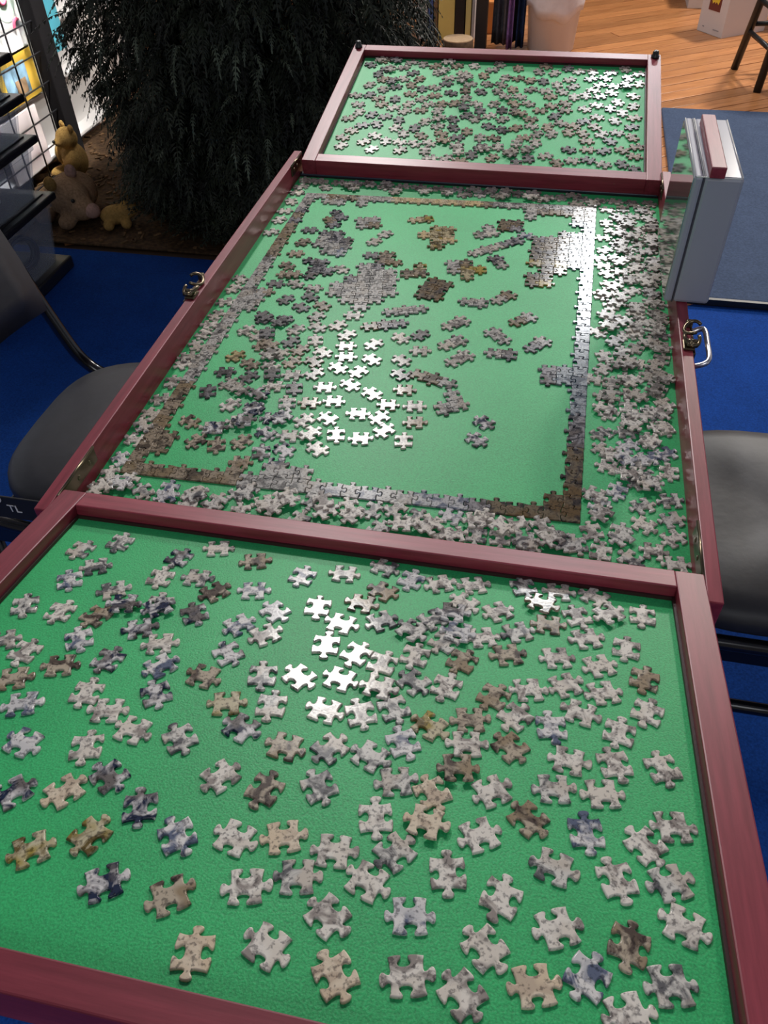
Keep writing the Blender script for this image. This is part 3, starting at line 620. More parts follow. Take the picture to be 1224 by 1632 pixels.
def cluster(u, v, dx, dy, mask, cl, label):
    A, B, m = onplane(u - dx, v - dy, 'M'), onplane(u + dx, v + dy, 'M'), onplane(u, v, 'M')
    a = math.atan2(*(B - A)[::-1])
    t = thing('joined_cluster', label, 'puzzle', (m[0], m[1], ZT - FD), a, 'part-joined jigsaw clusters on the middle tray')
    rows = mask.split('/'); h = len(rows); wd = max(len(r) for r in rows)
    for r, row in enumerate(rows):
        for c, ch in enumerate(row):
            if ch == '.': continue
            o = link('jigsaw_piece', joined_mesh(kinds_for(c, r)), None, t)
            o.location = ((c - (wd - 1) / 2) * P, ((h - 1) / 2 - r) * P, .00005 + R.random() * .0001)
            set_mat(o, PJ[ch if ch in PJ else cl])
for q in CLUSTERS: cluster(*q)
# ------------------------------------------------------------------ white box on the right rail
M0 = Matrix.Translation((0, 0, ZT))
X0, X1, Y0, Y1, H = 0.287, 0.342, 0.378, 0.566, 0.157
xl = 0.298
tin = thing('gift_box', 'white hinged box with mirror-like front, standing on edge on right rail', 'box', (0.3145, 0.472, ZT + 0.0003))
LAV = plain('pearl_white_plastic', (.34, .35, .42), 0.28, 0.0, 0.6)
def tpart(name, c, s, m, bev, label=None):
    o = bx(name, (c[0] - .3145, c[1] - .472, c[2]), s, m, tin, bev)
    if label: o['label'] = label
    return o
tpart('body', ((xl + .001 + X1) / 2, (Y0 + Y1) / 2, H / 2), (X1 - xl - .001, Y1 - Y0, H), LAV, 0.004)
tpart('lid', ((X0 + .001 + xl) / 2, (Y0 + Y1) / 2, H / 2), (xl - X0 - .001, Y1 - Y0, H), LAV, 0.003)
tpart('front_panel', (X0 + .0008, (Y0 + Y1) / 2, H / 2), (.0012, Y1 - Y0 - .006, H - .006), plain('glossy_front_film', (.55, .58, .56), 0.06, 0.85), 0.0003, 'mirror-like glossy front face')
seam = plain('seam_dark', (.05, .05, .07), .5)
tpart('seam', (xl + .0003, (Y0 + Y1) / 2, H / 2), (.0012, Y1 - Y0 - .001, H - .001), seam, 0)
rim = plain('bright_rim', (.8, .8, .78), 0.2)
bm = bmesh.new()
for x in (X0 + .002, xl + .002, X1 - .002): tube(bm, [(x - .3145, Y0 + .003 - .472, H), (x - .3145, Y1 - .003 - .472, H)], 0.0008, 6)
tube(bm, [(X0 + .003 - .3145, Y0 + .001 - .472, H - .0006), (X1 - .003 - .3145, Y0 + .001 - .472, H - .0006)], 0.0007, 6)
obj('rim_trim', bm, rim, tin, True)
bar = bx('wood_bar', (0, 0, 0), (.0165, .168, .0125), WY, None, 0.0012)
bar.location = (0.3115, 0.456, ZT + H + .0075); bar.rotation_euler = (0, 0, math.radians(-.5))
tag(bar, 'short mahogany wood bar lying along the top of the white box', 'wood bar')
# ------------------------------------------------------------------ chairs
VINYL = plain('charcoal_vinyl', (.017, .017, .022), 0.5, 0, 0.5, 0.15, 60, 0.15)
TUBE = plain('black_gloss_tube', (.006, .006, .008), 0.18, 0, 0.6)
def chair(name, label, loc, rz, lettered=False):
    t = thing(name, label, 'chair', loc, rz)           # local +x: forwards, seat centre at origin
    bm = bmesh.new(); n = 44; rows = [(.90, .0), (.97, .008), (1.0, .02), (.985, .034), (.93, .046), (.80, .053), (.5, .057), (.15, .058)]
    rg = []
    for k, z in rows:
        ring = []
        for i in range(n):
            a = 2 * math.pi * i / n; c, s = math.cos(a), math.sin(a); e = 2 / 3.4
            x = abs(c) ** e * (1 if c > 0 else -1) * .225; y = abs(s) ** e * (1 if s > 0 else -1) * (.203 + .012 * (1 if c > 0 else -1) * abs(c))
            ring.append(bm.verts.new((x * k, y * k, .405 + z - .014 * (x / .225) ** 2 * (x > 0))))
        rg.append(ring)
    for A, B in zip(rg, rg[1:]):
        for j in range(n): bm.faces.new((A[j], A[(j + 1) % n], B[(j + 1) % n], B[j]))
    bm.faces.new(rg[0][::-1]); bm.faces.new(rg[-1])
    obj('seat', bm, VINYL, t, True)
    # backrest: curved upholstered slab
    bm = bmesh.new(); G = []
    for k, off in ((0, .0), (1, .038)):
        for i in range(9):
            for j in range(9):
                y = (i / 8 - .5) * .40; z = .545 + j / 8 * .34
                rr = 1 - .10 * abs(j / 8 - .5) ** 3 * 8
                edge = min(i, 8 - i, j, 8 - j) / 2; th = .012 * min(1, edge) if k else -.012 * min(1, edge)
                x = -.268 - (z - .5) * .36 - .03 * (1 - (y / .2) ** 2) + off * .6 + th
                G.append(bm.verts.new((x, y * rr, z)))
    for k in (0, 81):
        for i in range(8):
            for j in range(8):
                q = [G[k + i * 9 + j], G[k + (i + 1) * 9 + j], G[k + (i + 1) * 9 + j + 1], G[k + i * 9 + j + 1]]
                bm.faces.new(q if k else q[::-1])
    idx = [i * 9 for i in range(9)] + [72 + j for j in range(1, 9)] + [i * 9 + 8 for i in range(7, -1, -1)] + [j for j in range(7, 0, -1)]
    for a, b in zip(idx, idx[1:] + idx[:1]): bm.faces.new((G[a], G[b], G[81 + b], G[81 + a]))
    obj('backrest', bm, VINYL, t, True)
    for s in (-1, 1):
        y = s * .198
        tb('back_upright', smoothpath([(-.385, y, .87), (-.33, y, .70), (-.275, y, .52), (-.235, y, .425), (-.17, y, .392), (-.05, y, .388), (.19, y, .388)], 7), .0115, TUBE, t, 10)
        tb('leg', smoothpath([(.19, y, .388), (.215, y, .375), (.225, y, .34), (.235, y, .0075)], 4), .0115, TUBE, t, 10)
        tb('leg', [(-.215, y, .40), (-.245, y, .0075)], .0115, TUBE, t, 10)
        pl = bx('side_rail', (-.02, y, .372), (.40, .012, .036), TUBE, t, .002)
        tb('stretcher', [(-.228, y, .245), (.227, y, .245)], .010, TUBE, t, 10)
    tb('cross_tube', [(-.225, -.198, .36), (-.225, .198, .36)], .009, TUBE, t); tb('cross_tube', [(.19, -.198, .372), (.19, .198, .372)], .009, TUBE, t)
    if lettered:
        bx('side_strap', (-.125, -.2145, .452), (.20, .003, .046), plain('black_strap', (.008, .008, .010), .6), t, .001)
        for txt, x, z, sz in (('O', -.158, .462, .022), ('TL', -.134, .446, .020)):
            cu = bpy.data.curves.new('lettering', 'FONT'); cu.body = txt; cu.size = sz; cu.extrude = .0004; cu.align_x = 'CENTER'
            tmp = bpy.data.objects.new('tmp', cu); col.objects.link(tmp); dg = bpy.context.evaluated_depsgraph_get()
            me = bpy.data.meshes.new_from_object(tmp.evaluated_get(dg)); bpy.data.objects.remove(tmp)
            lo = link('lettering', me, plain('white_print', (.75, .75, .75), .5), t)
            lo.matrix_local = Matrix.Translation((x, -.2166, z)) @ Matrix.Rotation(math.radians(90), 4, 'X'); lo['label'] = 'white lettering'
    return t
chair('padded_chair', 'charcoal padded chair with black tube frame, tucked in left of the table', (-.465, .360, 0), 0, True)
chair('padded_chair', 'charcoal padded chair on the right, its seat under the right rail', (.545, .335, 0), math.pi)
# ------------------------------------------------------------------ conifer
TR = np.random.RandomState(3)
TX, TY = -0.90, 2.31
tree = thing('conifer_tree', 'dark drooping evergreen tree standing at left behind the table', 'tree', (TX, TY, 0.012))
BARK = plain('brown_bark', (.06, .035, .02), .9, 0, .2, .4, 60, .5)
bm = bmesh.new(); tube(bm, [(0, 0, 0), (.01, 0, .5), (0, .01, 1.1), (0, 0, 2.1)], [.05, .042, .03, .008], 10); obj('trunk', bm, BARK, tree, True)
def crown(z):                                # drooping skirt radius at height z
    return .52 + .04 * min(1, z / .5) if z < .9 else .55 * (1 - (z - .9) / 1.55) + .02
V, F = [], []
def spray(p, d, ln, wd, droop):
    """one flat feathery spray: a thin midrib with hanging side fronds"""
    d = d / np.linalg.norm(d); n = 7; side = np.cross(d, (0, 0, 1.)); side /= np.linalg.norm(side) + 1e-6
    pos = []; q = np.array(p); dd = d.copy()
    for i in range(n + 1):
        pos.append(q.copy()); q = q + dd * ln / n; dd = dd + np.array([0, 0, -droop / n]); dd /= np.linalg.norm(dd)
    for i in range(n):
        a, b = pos[i], pos[i + 1]; w = .0022; k = len(V)
        V.extend((a - side * w, a + side * w, b + side * w * .7, b - side * w * .7)); F.append((k, k + 1, k + 2, k + 3))
        for s in (-1, 1):
            l = wd * (1.05 - (i / n) ** 1.5) * TR.uniform(.6, 1.15); e = a + side * s * l * TR.uniform(.6, 1) + (b - a) / np.linalg.norm(b - a) * l * TR.uniform(.3, .8) + np.array([0, 0, -l * TR.uniform(.1, .6)])
            f = (a + e) / 2 + np.array([0, 0, .004]); g = (b - a) * .62; k = len(V)
            V.extend((a, f - g * .38, e, f + g * .62)); F.append((k, k + 1, k + 2, k + 3))
for i in range(19000):
    z = TR.uniform(.0, 1.0) ** 1.35 * 2.02 + .03; rr = crown(z); a = TR.uniform(0, 2 * math.pi)
    lump = 1 + .10 * math.sin(3 * a + 5 * z) + .07 * math.sin(7 * a - 11 * z)
    r = rr * lump * (1 - .6 * TR.rand() ** 1.6)
    p = (r * math.cos(a) * .93, r * math.sin(a) * .93, min(2.05, z + .05))
    d = np.array([math.cos(a + TR.uniform(-.9, .9)), math.sin(a + TR.uniform(-.9, .9)), TR.uniform(-1.1, .1)])
    ln = TR.uniform(.07, .15); dr = TR.uniform(.5, 1.8)
    if p[2] - ln < .03: d[2] = abs(d[2]) * .3; dr = .3; p = (p[0], p[1], max(p[2], .07))
    spray(p, d, ln, TR.uniform(.022, .040), dr)
V = [(x, y, max(z, .004)) for x, y, z in V]
me = bpy.data.meshes.new('foliage'); me.from_pydata(V, [], F); me.update()
NEED = plain('evergreen_needles', (.022, .028, .017), .55, 0, .25, .9, 11)
fo = link('foliage', me, NEED, tree); tag(fo, kind='stuff')
V, F = [], []
for i in range(520):
    z = TR.uniform(.0, 1.0) ** 1.1 * 1.3 + .1; a = TR.uniform(0, 2 * math.pi); rr = crown(z) * TR.uniform(.92, 1.06)
    spray((rr * math.cos(a) * .95, rr * math.sin(a) * .95, z + .06), np.array([math.cos(a + TR.uniform(-.7, .7)), math.sin(a + TR.uniform(-.7, .7)), TR.uniform(-.9, .1)]), TR.uniform(.05, .11), TR.uniform(.012, .022), TR.uniform(.6, 2.0))
me = bpy.data.meshes.new('highlight_sprigs'); me.from_pydata([(x, y, max(z, .004)) for x, y, z in V], [], F); me.update()
fo = link('highlight_sprigs', me, plain('sage_highlight', (.085, .105, .07), .55, 0, .25, .6, 25), tree); tag(fo, 'sprig tips coloured paler sage green as highlights', kind='stuff')  # lighter colour imitates sprigs that catch the light
for i in range(16):
    a = i * 2.4; z = .12 + i * .11; r = crown(z) * .85
    tb('branch', [(0, 0, z + .10), (r * .5 * math.cos(a), r * .5 * math.sin(a), z + .08), (r * math.cos(a), r * math.sin(a), max(.03, z - .02))], [.012, .008, .003], BARK, tree, 6)
# bark mat round the foot of the tree
MAT_ = plain('bark_mulch', (.07, .04, .02), .9, 0, .2, .55, 70, .5)
bm = bmesh.new(); box(bm, (0, 0, 0), (1.55, 1.35, .008), .003); mm_ = obj('mulch_mat', bm, MAT_, loc=(-1.13, 2.44, .0125)); tag(mm_, 'mottled brown mat strewn with bark chips under the evergreen tree', 'mat')
bm = bmesh.new(); CH = random.Random(5)
for i in range(700):
    x, y = CH.uniform(-.76, .76), CH.uniform(-.66, .5)
    box(bm, (x, y, .007), (CH.uniform(.012, .035), CH.uniform(.006, .013), .004), 0, Matrix.Translation((x, y, 0)) @ Matrix.Rotation(CH.uniform(0, 3), 4, 'Z') @ Matrix.Translation((-x, -y, 0)))
ch = obj('bark_chips', bm, plain('bark_chip', (.15, .085, .04), .8, 0, .2, .6, 40), mm_); tag(ch, kind='stuff')
# ------------------------------------------------------------------ plush animals
def blobs(name, spheres, mat, parent, vox=.007):
    bm = bmesh.new()
    for c, r in spheres:
        r = r if isinstance(r, tuple) else (r, r, r)
        bmesh.ops.create_icosphere(bm, subdivisions=3, radius=1, matrix=Matrix.Translation(c) @ Matrix.Diagonal((*r, 1)))
    o = obj(name, bm, mat, parent, True)
    md = o.modifiers.new('remesh', 'REMESH'); md.mode = 'VOXEL'; md.voxel_size = vox; md.use_smooth_shade = True
    s = o.modifiers.new('smooth', 'SMOOTH'); s.iterations = 4
    return o
TAN = plain('tan_plush', (.34, .22, .13), .95, 0, .1, .25, 120, .4); YEL = plain('golden_plush', (.36, .22, .07), .95, 0, .1, .25, 120, .4); PINK = plain('dusty_pink_plush', (.42, .26, .21), .95, 0, .1, .2, 120, .4)
px, py, _ = onz(112, 330, .06)
pl = thing('plush_animal', 'tan and dusty pink plush animal lying by the clear bins under the tree', 'plush toy', (px, py, .019), 0.0)
blobs('body', [((0, .04, .075), (.085, .10, .072)), ((.02, -.02, .085), (.075, .065, .065)), ((.075, -.045, .06), (.05, .045, .04)), ((-.07, -.05, .03), (.035, .05, .028)), ((.03, -.085, .028), (.03, .04, .026)), ((-.06, .12, .03), (.04, .05, .03))], TAN, pl)
blobs('snout', [((.118, -.052, .058), (.028, .030, .026))], PINK, pl, .005)
for s in (-1, 1): blobs('ear', [((.01 + s * .01, -.02 + s * .055, .155), (.022, .018, .026))], PINK if s > 0 else YEL, pl, .004)
for s in (-1, 1):
    bm = bmesh.new(); bmesh.ops.create_uvsphere(bm, u_segments=10, v_segments=6, radius=.007, matrix=Matrix.Translation((.075, -.055 + s * .03, .105))); obj('eye', bm, RUBBER, pl, True)
px, py, _ = onz(98, 262, .08)
pl = thing('plush_animal', 'golden yellow plush bear sitting behind the tan plush animal', 'plush toy', (px + .035, py + .05, .019), -.6)
pl.scale = (.72, .72, .72)
blobs('body', [((0, 0, .09), (.075, .065, .088)), ((0, -.015, .205), (.062, .056, .056)), ((0, -.065, .195), (.028, .026, .022)), ((.075, -.04, .11), (.028, .03, .055)), ((-.075, -.04, .11), (.028, .03, .055)), ((.055, -.08, .03), (.032, .055, .03)), ((-.055, -.08, .03), (.032, .055, .03))], YEL, pl)
for s in (-1, 1): blobs('ear', [((s * .048, 0, .258), (.022, .012, .022))], YEL, pl, .004)
bm = bmesh.new(); bmesh.ops.create_uvsphere(bm, u_segments=10, v_segments=6, radius=.009, matrix=Matrix.Translation((0, -.090, .203))); obj('nose', bm, RUBBER, pl, True)
px, py, _ = onz(186, 348, .04)
pl = thing('plush_animal', 'small yellowish plush toy half hidden under the low tree boughs', 'plush toy', (px, py, .019), .5)
blobs('body', [((0, 0, .035), (.055, .04, .034)), ((.05, -.01, .055), (.034, .03, .03)), ((-.03, -.04, .018), (.02, .03, .018)), ((.03, -.045, .018), (.02, .03, .018))], YEL, pl, .005)
for s in (-1, 1): blobs('ear', [((.05, s * .022 - .01, .086), (.010, .008, .014))], YEL, pl, .003)
# ------------------------------------------------------------------ clear bins, left
def clear_mat():
    m, nt, b, L = new_mat('clear_frosted_plastic')
    b.inputs['Base Color'].default_value = (.62, .66, .72, 1); b.inputs['Roughness'].default_value = .3
    tr = nt.nodes.new('ShaderNodeBsdfTransparent'); tr.inputs[0].default_value = (.90, .92, .95, 1); mx = nt.nodes.new('ShaderNodeMixShader'); mx.inputs[0].default_value = .15
    L.new(tr.outputs[0], mx.inputs[1]); L.new(b.outputs[0], mx.inputs[2]); L.new(mx.outputs[0], nt.nodes['Material Output'].inputs['Surface'])
    return m
CLEAR = clear_mat(); LIDM = plain('black_lid_plastic', (.012, .012, .016), .35)
BX0, BX1, BY0, BY1 = -1.74, -1.405, 1.12, 1.63
def shell(name, c, s, t, mat, parent, taper):
    bm = bmesh.new()
    def ring(sx, sy, z, rad=.03):
        out = []
        for qx, qy, a0 in ((1, 1, 0), (-1, 1, 90), (-1, -1, 180), (1, -1, 270)):
            for k in range(5):
                a = math.radians(a0 + k * 22.5); out.append(bm.verts.new((c[0] + qx * (sx / 2 - rad) + rad * math.cos(a), c[1] + qy * (sy / 2 - rad) + rad * math.sin(a), z)))
        return out
    z0, z1 = c[2] - s[2] / 2, c[2] + s[2] / 2
    R_ = [ring(s[0] * taper, s[1] * taper, z0), ring(s[0], s[1], z1 - .02), ring(s[0] + .012, s[1] + .012, z1 - .018), ring(s[0] + .012, s[1] + .012, z1),
          ring(s[0] - 2 * t, s[1] - 2 * t, z1), ring(s[0] * taper - 2 * t, s[1] * taper - 2 * t, z0 + t)]
    for A, B in zip(R_, R_[1:]):
        for j in range(20): bm.faces.new((A[j], A[(j + 1) % 20], B[(j + 1) % 20], B[j]))
    bm.faces.new(R_[0][::-1]); bm.faces.new(R_[-1])
    return obj(name, bm, mat, parent)
bxc, byc = (BX0 + BX1) / 2, (BY0 + BY1) / 2
dolly = bx('bin_dolly', (0, 0, 0), (.34, .50, .040), LIDM, None, .006); dolly.location = (bxc, byc, .0275); tag(dolly, 'flat black base under the stack of clear bins', 'bin base')
zb = .0480
for i, (h, lab) in enumerate(((.190, 'clear storage bin with black lid, bottom of the stack at left'), (.150, 'clear storage bin with black lid, second from the bottom at left'), (.092, 'clear storage bin with black lid, third from the bottom at left'), (.085, 'clear storage bin with black lid, top of the stack at left'))):
    bn = thing('storage_bin', lab, 'storage bin', (bxc, byc, zb), 0, 'stacked clear bins')
    shell('bin_body', (0, 0, h / 2), (.325, .50, h), .003, CLEAR, bn, .88 if h > .1 else .93)
    bm = bmesh.new(); box(bm, (0, 0, h + .006), (.352, .525, .022), .005); box(bm, (0, 0, h + .018), (.30, .47, .006), .002); obj('bin_lid', bm, LIDM, bn)
    if h > .1:
        for k, (dx, dy, r) in enumerate(((.085, .12, .052), (.06, -.02, .045)) if i == 0 else ((.07, .02, .05), (.05, .13, .034))):
            bm = bmesh.new()
            for q in range(4): tube(bm, [((r - .006 * (q % 2)) * math.cos(2 * math.pi * j / 20), .007 * q - .012, r + .007 + (r - .006 * (q % 2)) * math.sin(2 * math.pi * j / 20)) for j in range(20)], .0062, 6, True)
            cl = obj('cable_coil', bm, plain('navy_cable', (.012, .016, .05), .4), None, True, (bxc + dx, byc + dy, zb + .0035))
            cl.rotation_euler = (0, 0, 1.2 + k)
            tag(cl, ('navy coil nearer the far end' if k == (0 if i == 0 else 1) else 'navy coil nearer the middle') + (' inside the bottom clear bin' if i == 0 else ' inside the second clear bin'), 'coil')
    zb += h + .0215
# ------------------------------------------------------------------ wire rack with cards, left
GX = -1.80
WIRE = plain('black_wire', (.012, .012, .014), .4)
rack = thing('wire_grid_rack', 'black wire grid panel standing behind the clear bins', 'rack', (GX, 1.9, 0.0065))
for i in range(9):
    y = 2.344 - .1265 * i - 1.9; tb('upright_wire', [(0, y, 0), (0, y, 1.5)], .0032, WIRE, rack, 6)
for k in range(14):
    z = .03 + .1 * k + .0; tb('cross_wire', [(.006, -.60, z + .0), (.006, .50, z)], .0028, WIRE, rack, 6)
def card(name, quad, mat, label, cat, t=.012, x=-1.835):
    """thin board standing in the plane behind the wires; quad = four photo points"""
    pts = [Vector(onx(u, v, x)) for u, v in quad]; zs = [p.z for p in pts]
    bm = bmesh.new(); prism(bm, [(0, p.y - pts[0].y, p.z - pts[0].z) for p in pts], (-t, 0, 0)); o = obj(name, bm, mat, None, False, pts[0]); return tag(o, label, cat)
WH = plain('white_card', (.78, .76, .74), .6); PNK = plain('pink_print', (.72, .12, .22), .5); GRN = plain('pale_green_print', (.50, .62, .52), .5); MUST = plain('mustard_print', (.72, .45, .06), .5)
def yz(y0, y1, z0, z1): return [(y0, z0), (y1, z0), (y1, z1), (y0, z1)]
def board(name, y0, y1, z0, z1, mat, label, cat, t=.02, x=-1.835):
    bm = bmesh.new(); box(bm, (-t / 2, 0, 0), (t, y1 - y0, z1 - z0), .001); o = obj(name, bm, mat, None, False, (x, (y0 + y1) / 2, (z0 + z1) / 2)); return tag(o, label, cat)
def yzp(u, v, x=-1.835): p = onx(u, v, x); return p[1], p[2]
# boards behind the wires (heights read on the rack plane)
yA, zA = yzp(42, 76); yB, zB = yzp(0, 92)
shelf = thing('display_shelf', 'white shelf with stepped ledges behind the wire grid at left', 'shelf', (-1.87, 2.0, .0065))
bx('back_panel', (-.06, .27, .60), (.02, 1.3, 1.2), WH, shelf, .002)
for z in (.06, .285, .47): bx('ledge', (-.02, .27, z), (.085, 1.3, .012), WH, shelf, .002)
c1 = board('picture_card', 2.05, 2.395, zA - .0, zA + .30, WH, 'white card printed with pink swirls on pale green, behind the wire grid', 'card', .012, -1.832)
cx = Vector(((-1.832), (2.05 + 2.395) / 2, zA + .15))
bm = bmesh.new()
prism(bm, [(.0004, -.10 + .11 * math.cos(a) * 1.1, .03 + .10 * math.sin(a)) for a in np.linspace(0, 2 * math.pi, 24)[:-1]], (.0006, 0, 0)); prism(bm, [(.0003, .09 + .07 * math.cos(a), .03 + .085 * math.sin(a)) for a in np.linspace(0, 2 * math.pi, 24)[:-1]], (.0006, 0, 0))
obj('green_print', bm, GRN, c1)
for (dy, dz, r, n) in ((.085, .03, .032, 1.3), (-.02, .07, .028, 1.3), (.125, -.085, .03, .45), (-.09, -.02, .03, 1.2)):
    pts = [(.0022, dy + r * (1 - .35 * t) * math.cos(n * 4.2 * t + 1), dz + r * 1.15 * (1 - .35 * t) * math.sin(n * 4.2 * t + 1)) for t in np.linspace(0, 1, 18)]
    tb('swirl', pts, .0055, PNK, c1, 6)
yC, zC = yzp(50, 172)
c2 = board('game_box', 2.11, 2.385, .300, .462, MUST, 'mustard yellow boxed game with a picture, behind the wire grid', 'box', .03, -1.832)
bm = bmesh.new(); box(bm, (.0006, .0, -.005), (.001, .15, .105)); pc = obj('box_picture', bm, plain('sky_picture', (.25, .42, .55), .5, 0, .5, .6, 14), c2)
bm = bmesh.new(); box(bm, (.0012, .02, -.03), (.001, .07, .05)); obj('picture_house', bm, plain('tan_picture', (.38, .24, .13), .5, 0, .5, .5, 25), c2)
board('card_sheet', 2.06, 2.31, .067, .278, plain('pinkish_card', (.72, .64, .62), .6), 'pinkish white card on the lowest ledge behind the wire grid', 'card', .012, -1.832)
board('game_box', 2.50, 2.585, .40, .72, plain('cyan_box', (.10, .50, .62), .5), 'narrow cyan box between dark post and evergreen tree', 'box', .03, -1.80)
pst = bx('dark_post', (0, 0, 0), (.05, .085, 1.3), plain('matt_black_wood', (.009, .008, .009), .9, 0, .15), None, .004); pst.location = (-1.80, 2.43, .656); tag(pst, 'dark upright post at the right end of the wire grid', 'post')
for i, (y0, y1, z1, c) in enumerate(((2.62, 2.86, .34, (.7, .68, .66)), (2.90, 3.20, .46, (.72, .70, .66)), (3.25, 3.5, .38, (.55, .52, .5)))):
    o = bx('carton', (0, 0, 0), (.25, y1 - y0, z1), plain('carton_white_%d' % i, c, .6), None, .003); o.location = (-2.10, (y0 + y1) / 2, z1 / 2 + .0105)
    tag(o, ['low white carton glimpsed through the tree left side', 'tall white carton glimpsed through the tree', 'greyish white carton farthest back behind the tree'][i], 'carton')
# ------------------------------------------------------------------ far background
def floorp(u, v, z=.0098): p = onz(u, v, z); return p[0], p[1]
ZF = .0102
# games and books standing on the floor
gx = [(664, 672, (.62, .63, .66), .30, 'pale grey upright box spine at left end of the game row'), (673, 681, (.75, .75, .74), .28, 'white upright box spine beside the tree'), (682, 690, (.05, .10, .28), .31, 'navy upright box spine beside the tree'),
      (691, 697, (.20, .13, .07), .22, 'thin brown upright board in the game row'), (698, 724, (.74, .58, .18), .33, 'wide yellow upright game box'), (724.5, 740, (.015, .013, .013), .34, 'black upright game box between the yellow ones'),
      (741, 750, (.68, .56, .22), .33, 'narrow yellow upright game box'), (751, 756, (.45, .42, .42), .30, 'slim grey upright box right of the yellow ones')]
for u0, u1, c, h, lab in gx:
    a, b = ony(u0, 40, 4.36), ony(u1, 40, 4.36); wd = b[0] - a[0]
    m = plain('box_' + lab.split()[0] + str(int(u0)), c, .45)
    t = thing('game_box', lab, 'box', ((a[0] + b[0]) / 2, 4.46, ZF))
    bx('box_body', (0, .002, h / 2), (wd - .002, .196, h), m, t, .002)
    bx('box_lid', (0, 0, h - .035), (wd - .0005, .20, .06), m, t, .002)
# log slice on a small stump
p = onz(730, 60, .115)
lg = thing('log_stump', 'short log stump with a pale sawn top beside the yellow boxes', 'stump', (p[0], p[1], ZF))
bm = bmesh.new(); lathe(bm, [(.078, 0), (.080, .05), (.078, .098)], 22); obj('bark', bm, BARK, lg, True)
bm = bmesh.new(); lathe(bm, [(.076, .0985), (.0755, .103)], 22); obj('sawn_top', bm, wood('sawn_pine', (.52, .34, .20), (.66, .48, .30), (40, 40, 40), .6), lg)
# dark post and hanging scarves
a, b = ony(757, 60, 4.22), ony(775, 60, 4.22)
ps = thing('garment_rack', 'black wooden post and rail carrying the hanging scarves', 'rack', ((a[0] + b[0]) / 2, 4.23, ZF))
bx('post', (0, 0, .6), (b[0] - a[0], .06, 1.2), BLACK, ps, .004)
tb('rail', [(0, 0, 1.085), (.42, 0, 1.085)], .011, BLACK, ps); tb('post', [(.40, .30, 0), (.40, .02, 1.085)], .010, BLACK, ps)
a = ony(780, 60, 4.5); og = bx('orange_tub', (0, 0, 0), (.07, .12, .16), plain('orange_plastic', (.62, .22, .05), .5), None, .008, taper=.85); og.location = (a[0], 4.55, .08 + ZF); tag(og, 'small orange tub glimpsed between post and scarves', 'tub')
def scarf(u, wpx, c, lab, y, zb, ph):
    x = ony(u, 40, y)[0]; wd = wpx / 1257.9 * 4.9; m = plain('cloth_' + str(u), c, .85, 0, .2, .25, 40, .2)
    bm = bmesh.new(); n, h = 16, 14; G = []
    for s in (0, 1):
        for i in range(n + 1):
            for j in range(h + 1):
                t = i / n; z = zb + j / h * (1.05 - zb); k = .7 + .3 * (1 - j / h)
                G.append(bm.verts.new(((t - .5) * wd * k, .018 * math.sin(t * 9 + ph + j * .08) + s * .004, z)))
    q = (n + 1) * (h + 1)
    for s in (0, 1):
        for i in range(n):
            for j in range(h):
                f = [G[s * q + i * (h + 1) + j], G[s * q + (i + 1) * (h + 1) + j], G[s * q + (i + 1) * (h + 1) + j + 1], G[s * q + i * (h + 1) + j + 1]]
                bm.faces.new(f if s == 0 else f[::-1])
    idx = [i * (h + 1) for i in range(n + 1)] + [n * (h + 1) + j for j in range(1, h + 1)] + [i * (h + 1) + h for i in range(n - 1, -1, -1)] + [j for j in range(h - 1, 0, -1)]
    for a, b in zip(idx, idx[1:] + idx[:1]): bm.faces.new((G[a], G[b], G[q + b], G[q + a]))
    return tag(obj('hanging_scarf', bm, m, None, True, (x, y, ZF)), lab, 'scarf')
scarf(793, 15, (.05, .055, .07), 'charcoal scarf hanging next to the black post', 4.24, .02, 0)
scarf(806, 12, (.16, .14, .16), 'grey scarf hanging between charcoal and purple ones', 4.27, .01, 1)
scarf(813, 9, (.26, .14, .36), 'purple scarf hanging among the dark scarves', 4.21, .005, 2)
scarf(822, 11, (.035, .035, .045), 'black scarf hanging right of the purple scarf', 4.25, .03, 3)
scarf(830, 11, (.015, .03, .09), 'navy scarf hanging beside the white bucket', 4.23, .01, 4)
# bucket with liner
bk = thing('bucket', 'white plastic bucket with folded bag liner on the wooden floor', 'bucket', (.025, 4.27, ZF))
WP = plain('white_bucket_plastic', (.66, .60, .58), .4); BAG = plain('thin_white_bag', (.74, .72, .76), .35, 0, .5, .05, 30, .6)
bm = bmesh.new(); lathe(bm, [(.118, 0), (.121, .004), (.142, .27), (.149, .275), (.150, .295), (.144, .300), (.146, .318), (.152, .322), (.152, .345), (.148, .35), (.138, .35), (.115, .02)], 36); obj('bucket_body', bm, WP, bk, True)
bm = bmesh.new(); rings = []
for k, (z, r0) in enumerate(((.36, .130), (.362, .156), (.33, .160), (.28, .158), (.22, .152), (.185, .150))):
    ring = []
    for j in range(48):
        a = 2 * math.pi * j / 48; dz = (.030 * math.sin(2 * a + 1.2) + .012 * math.sin(7 * a)) * (k / 5) ** 2; rr = r0 + .0025 * math.sin(13 * a + k) * k / 5
        ring.append(bm.verts.new((rr * math.cos(a), rr * math.sin(a), z + dz)))
    rings.append(ring)
for A, B in zip(rings, rings[1:]):
    for j in range(48): bm.faces.new((A[j], A[(j + 1) % 48], B[(j + 1) % 48], B[j]))
bag = obj('bag_liner', bm, BAG, bk, True); md = bag.modifiers.new('solid', 'SOLIDIFY'); md.thickness = .001
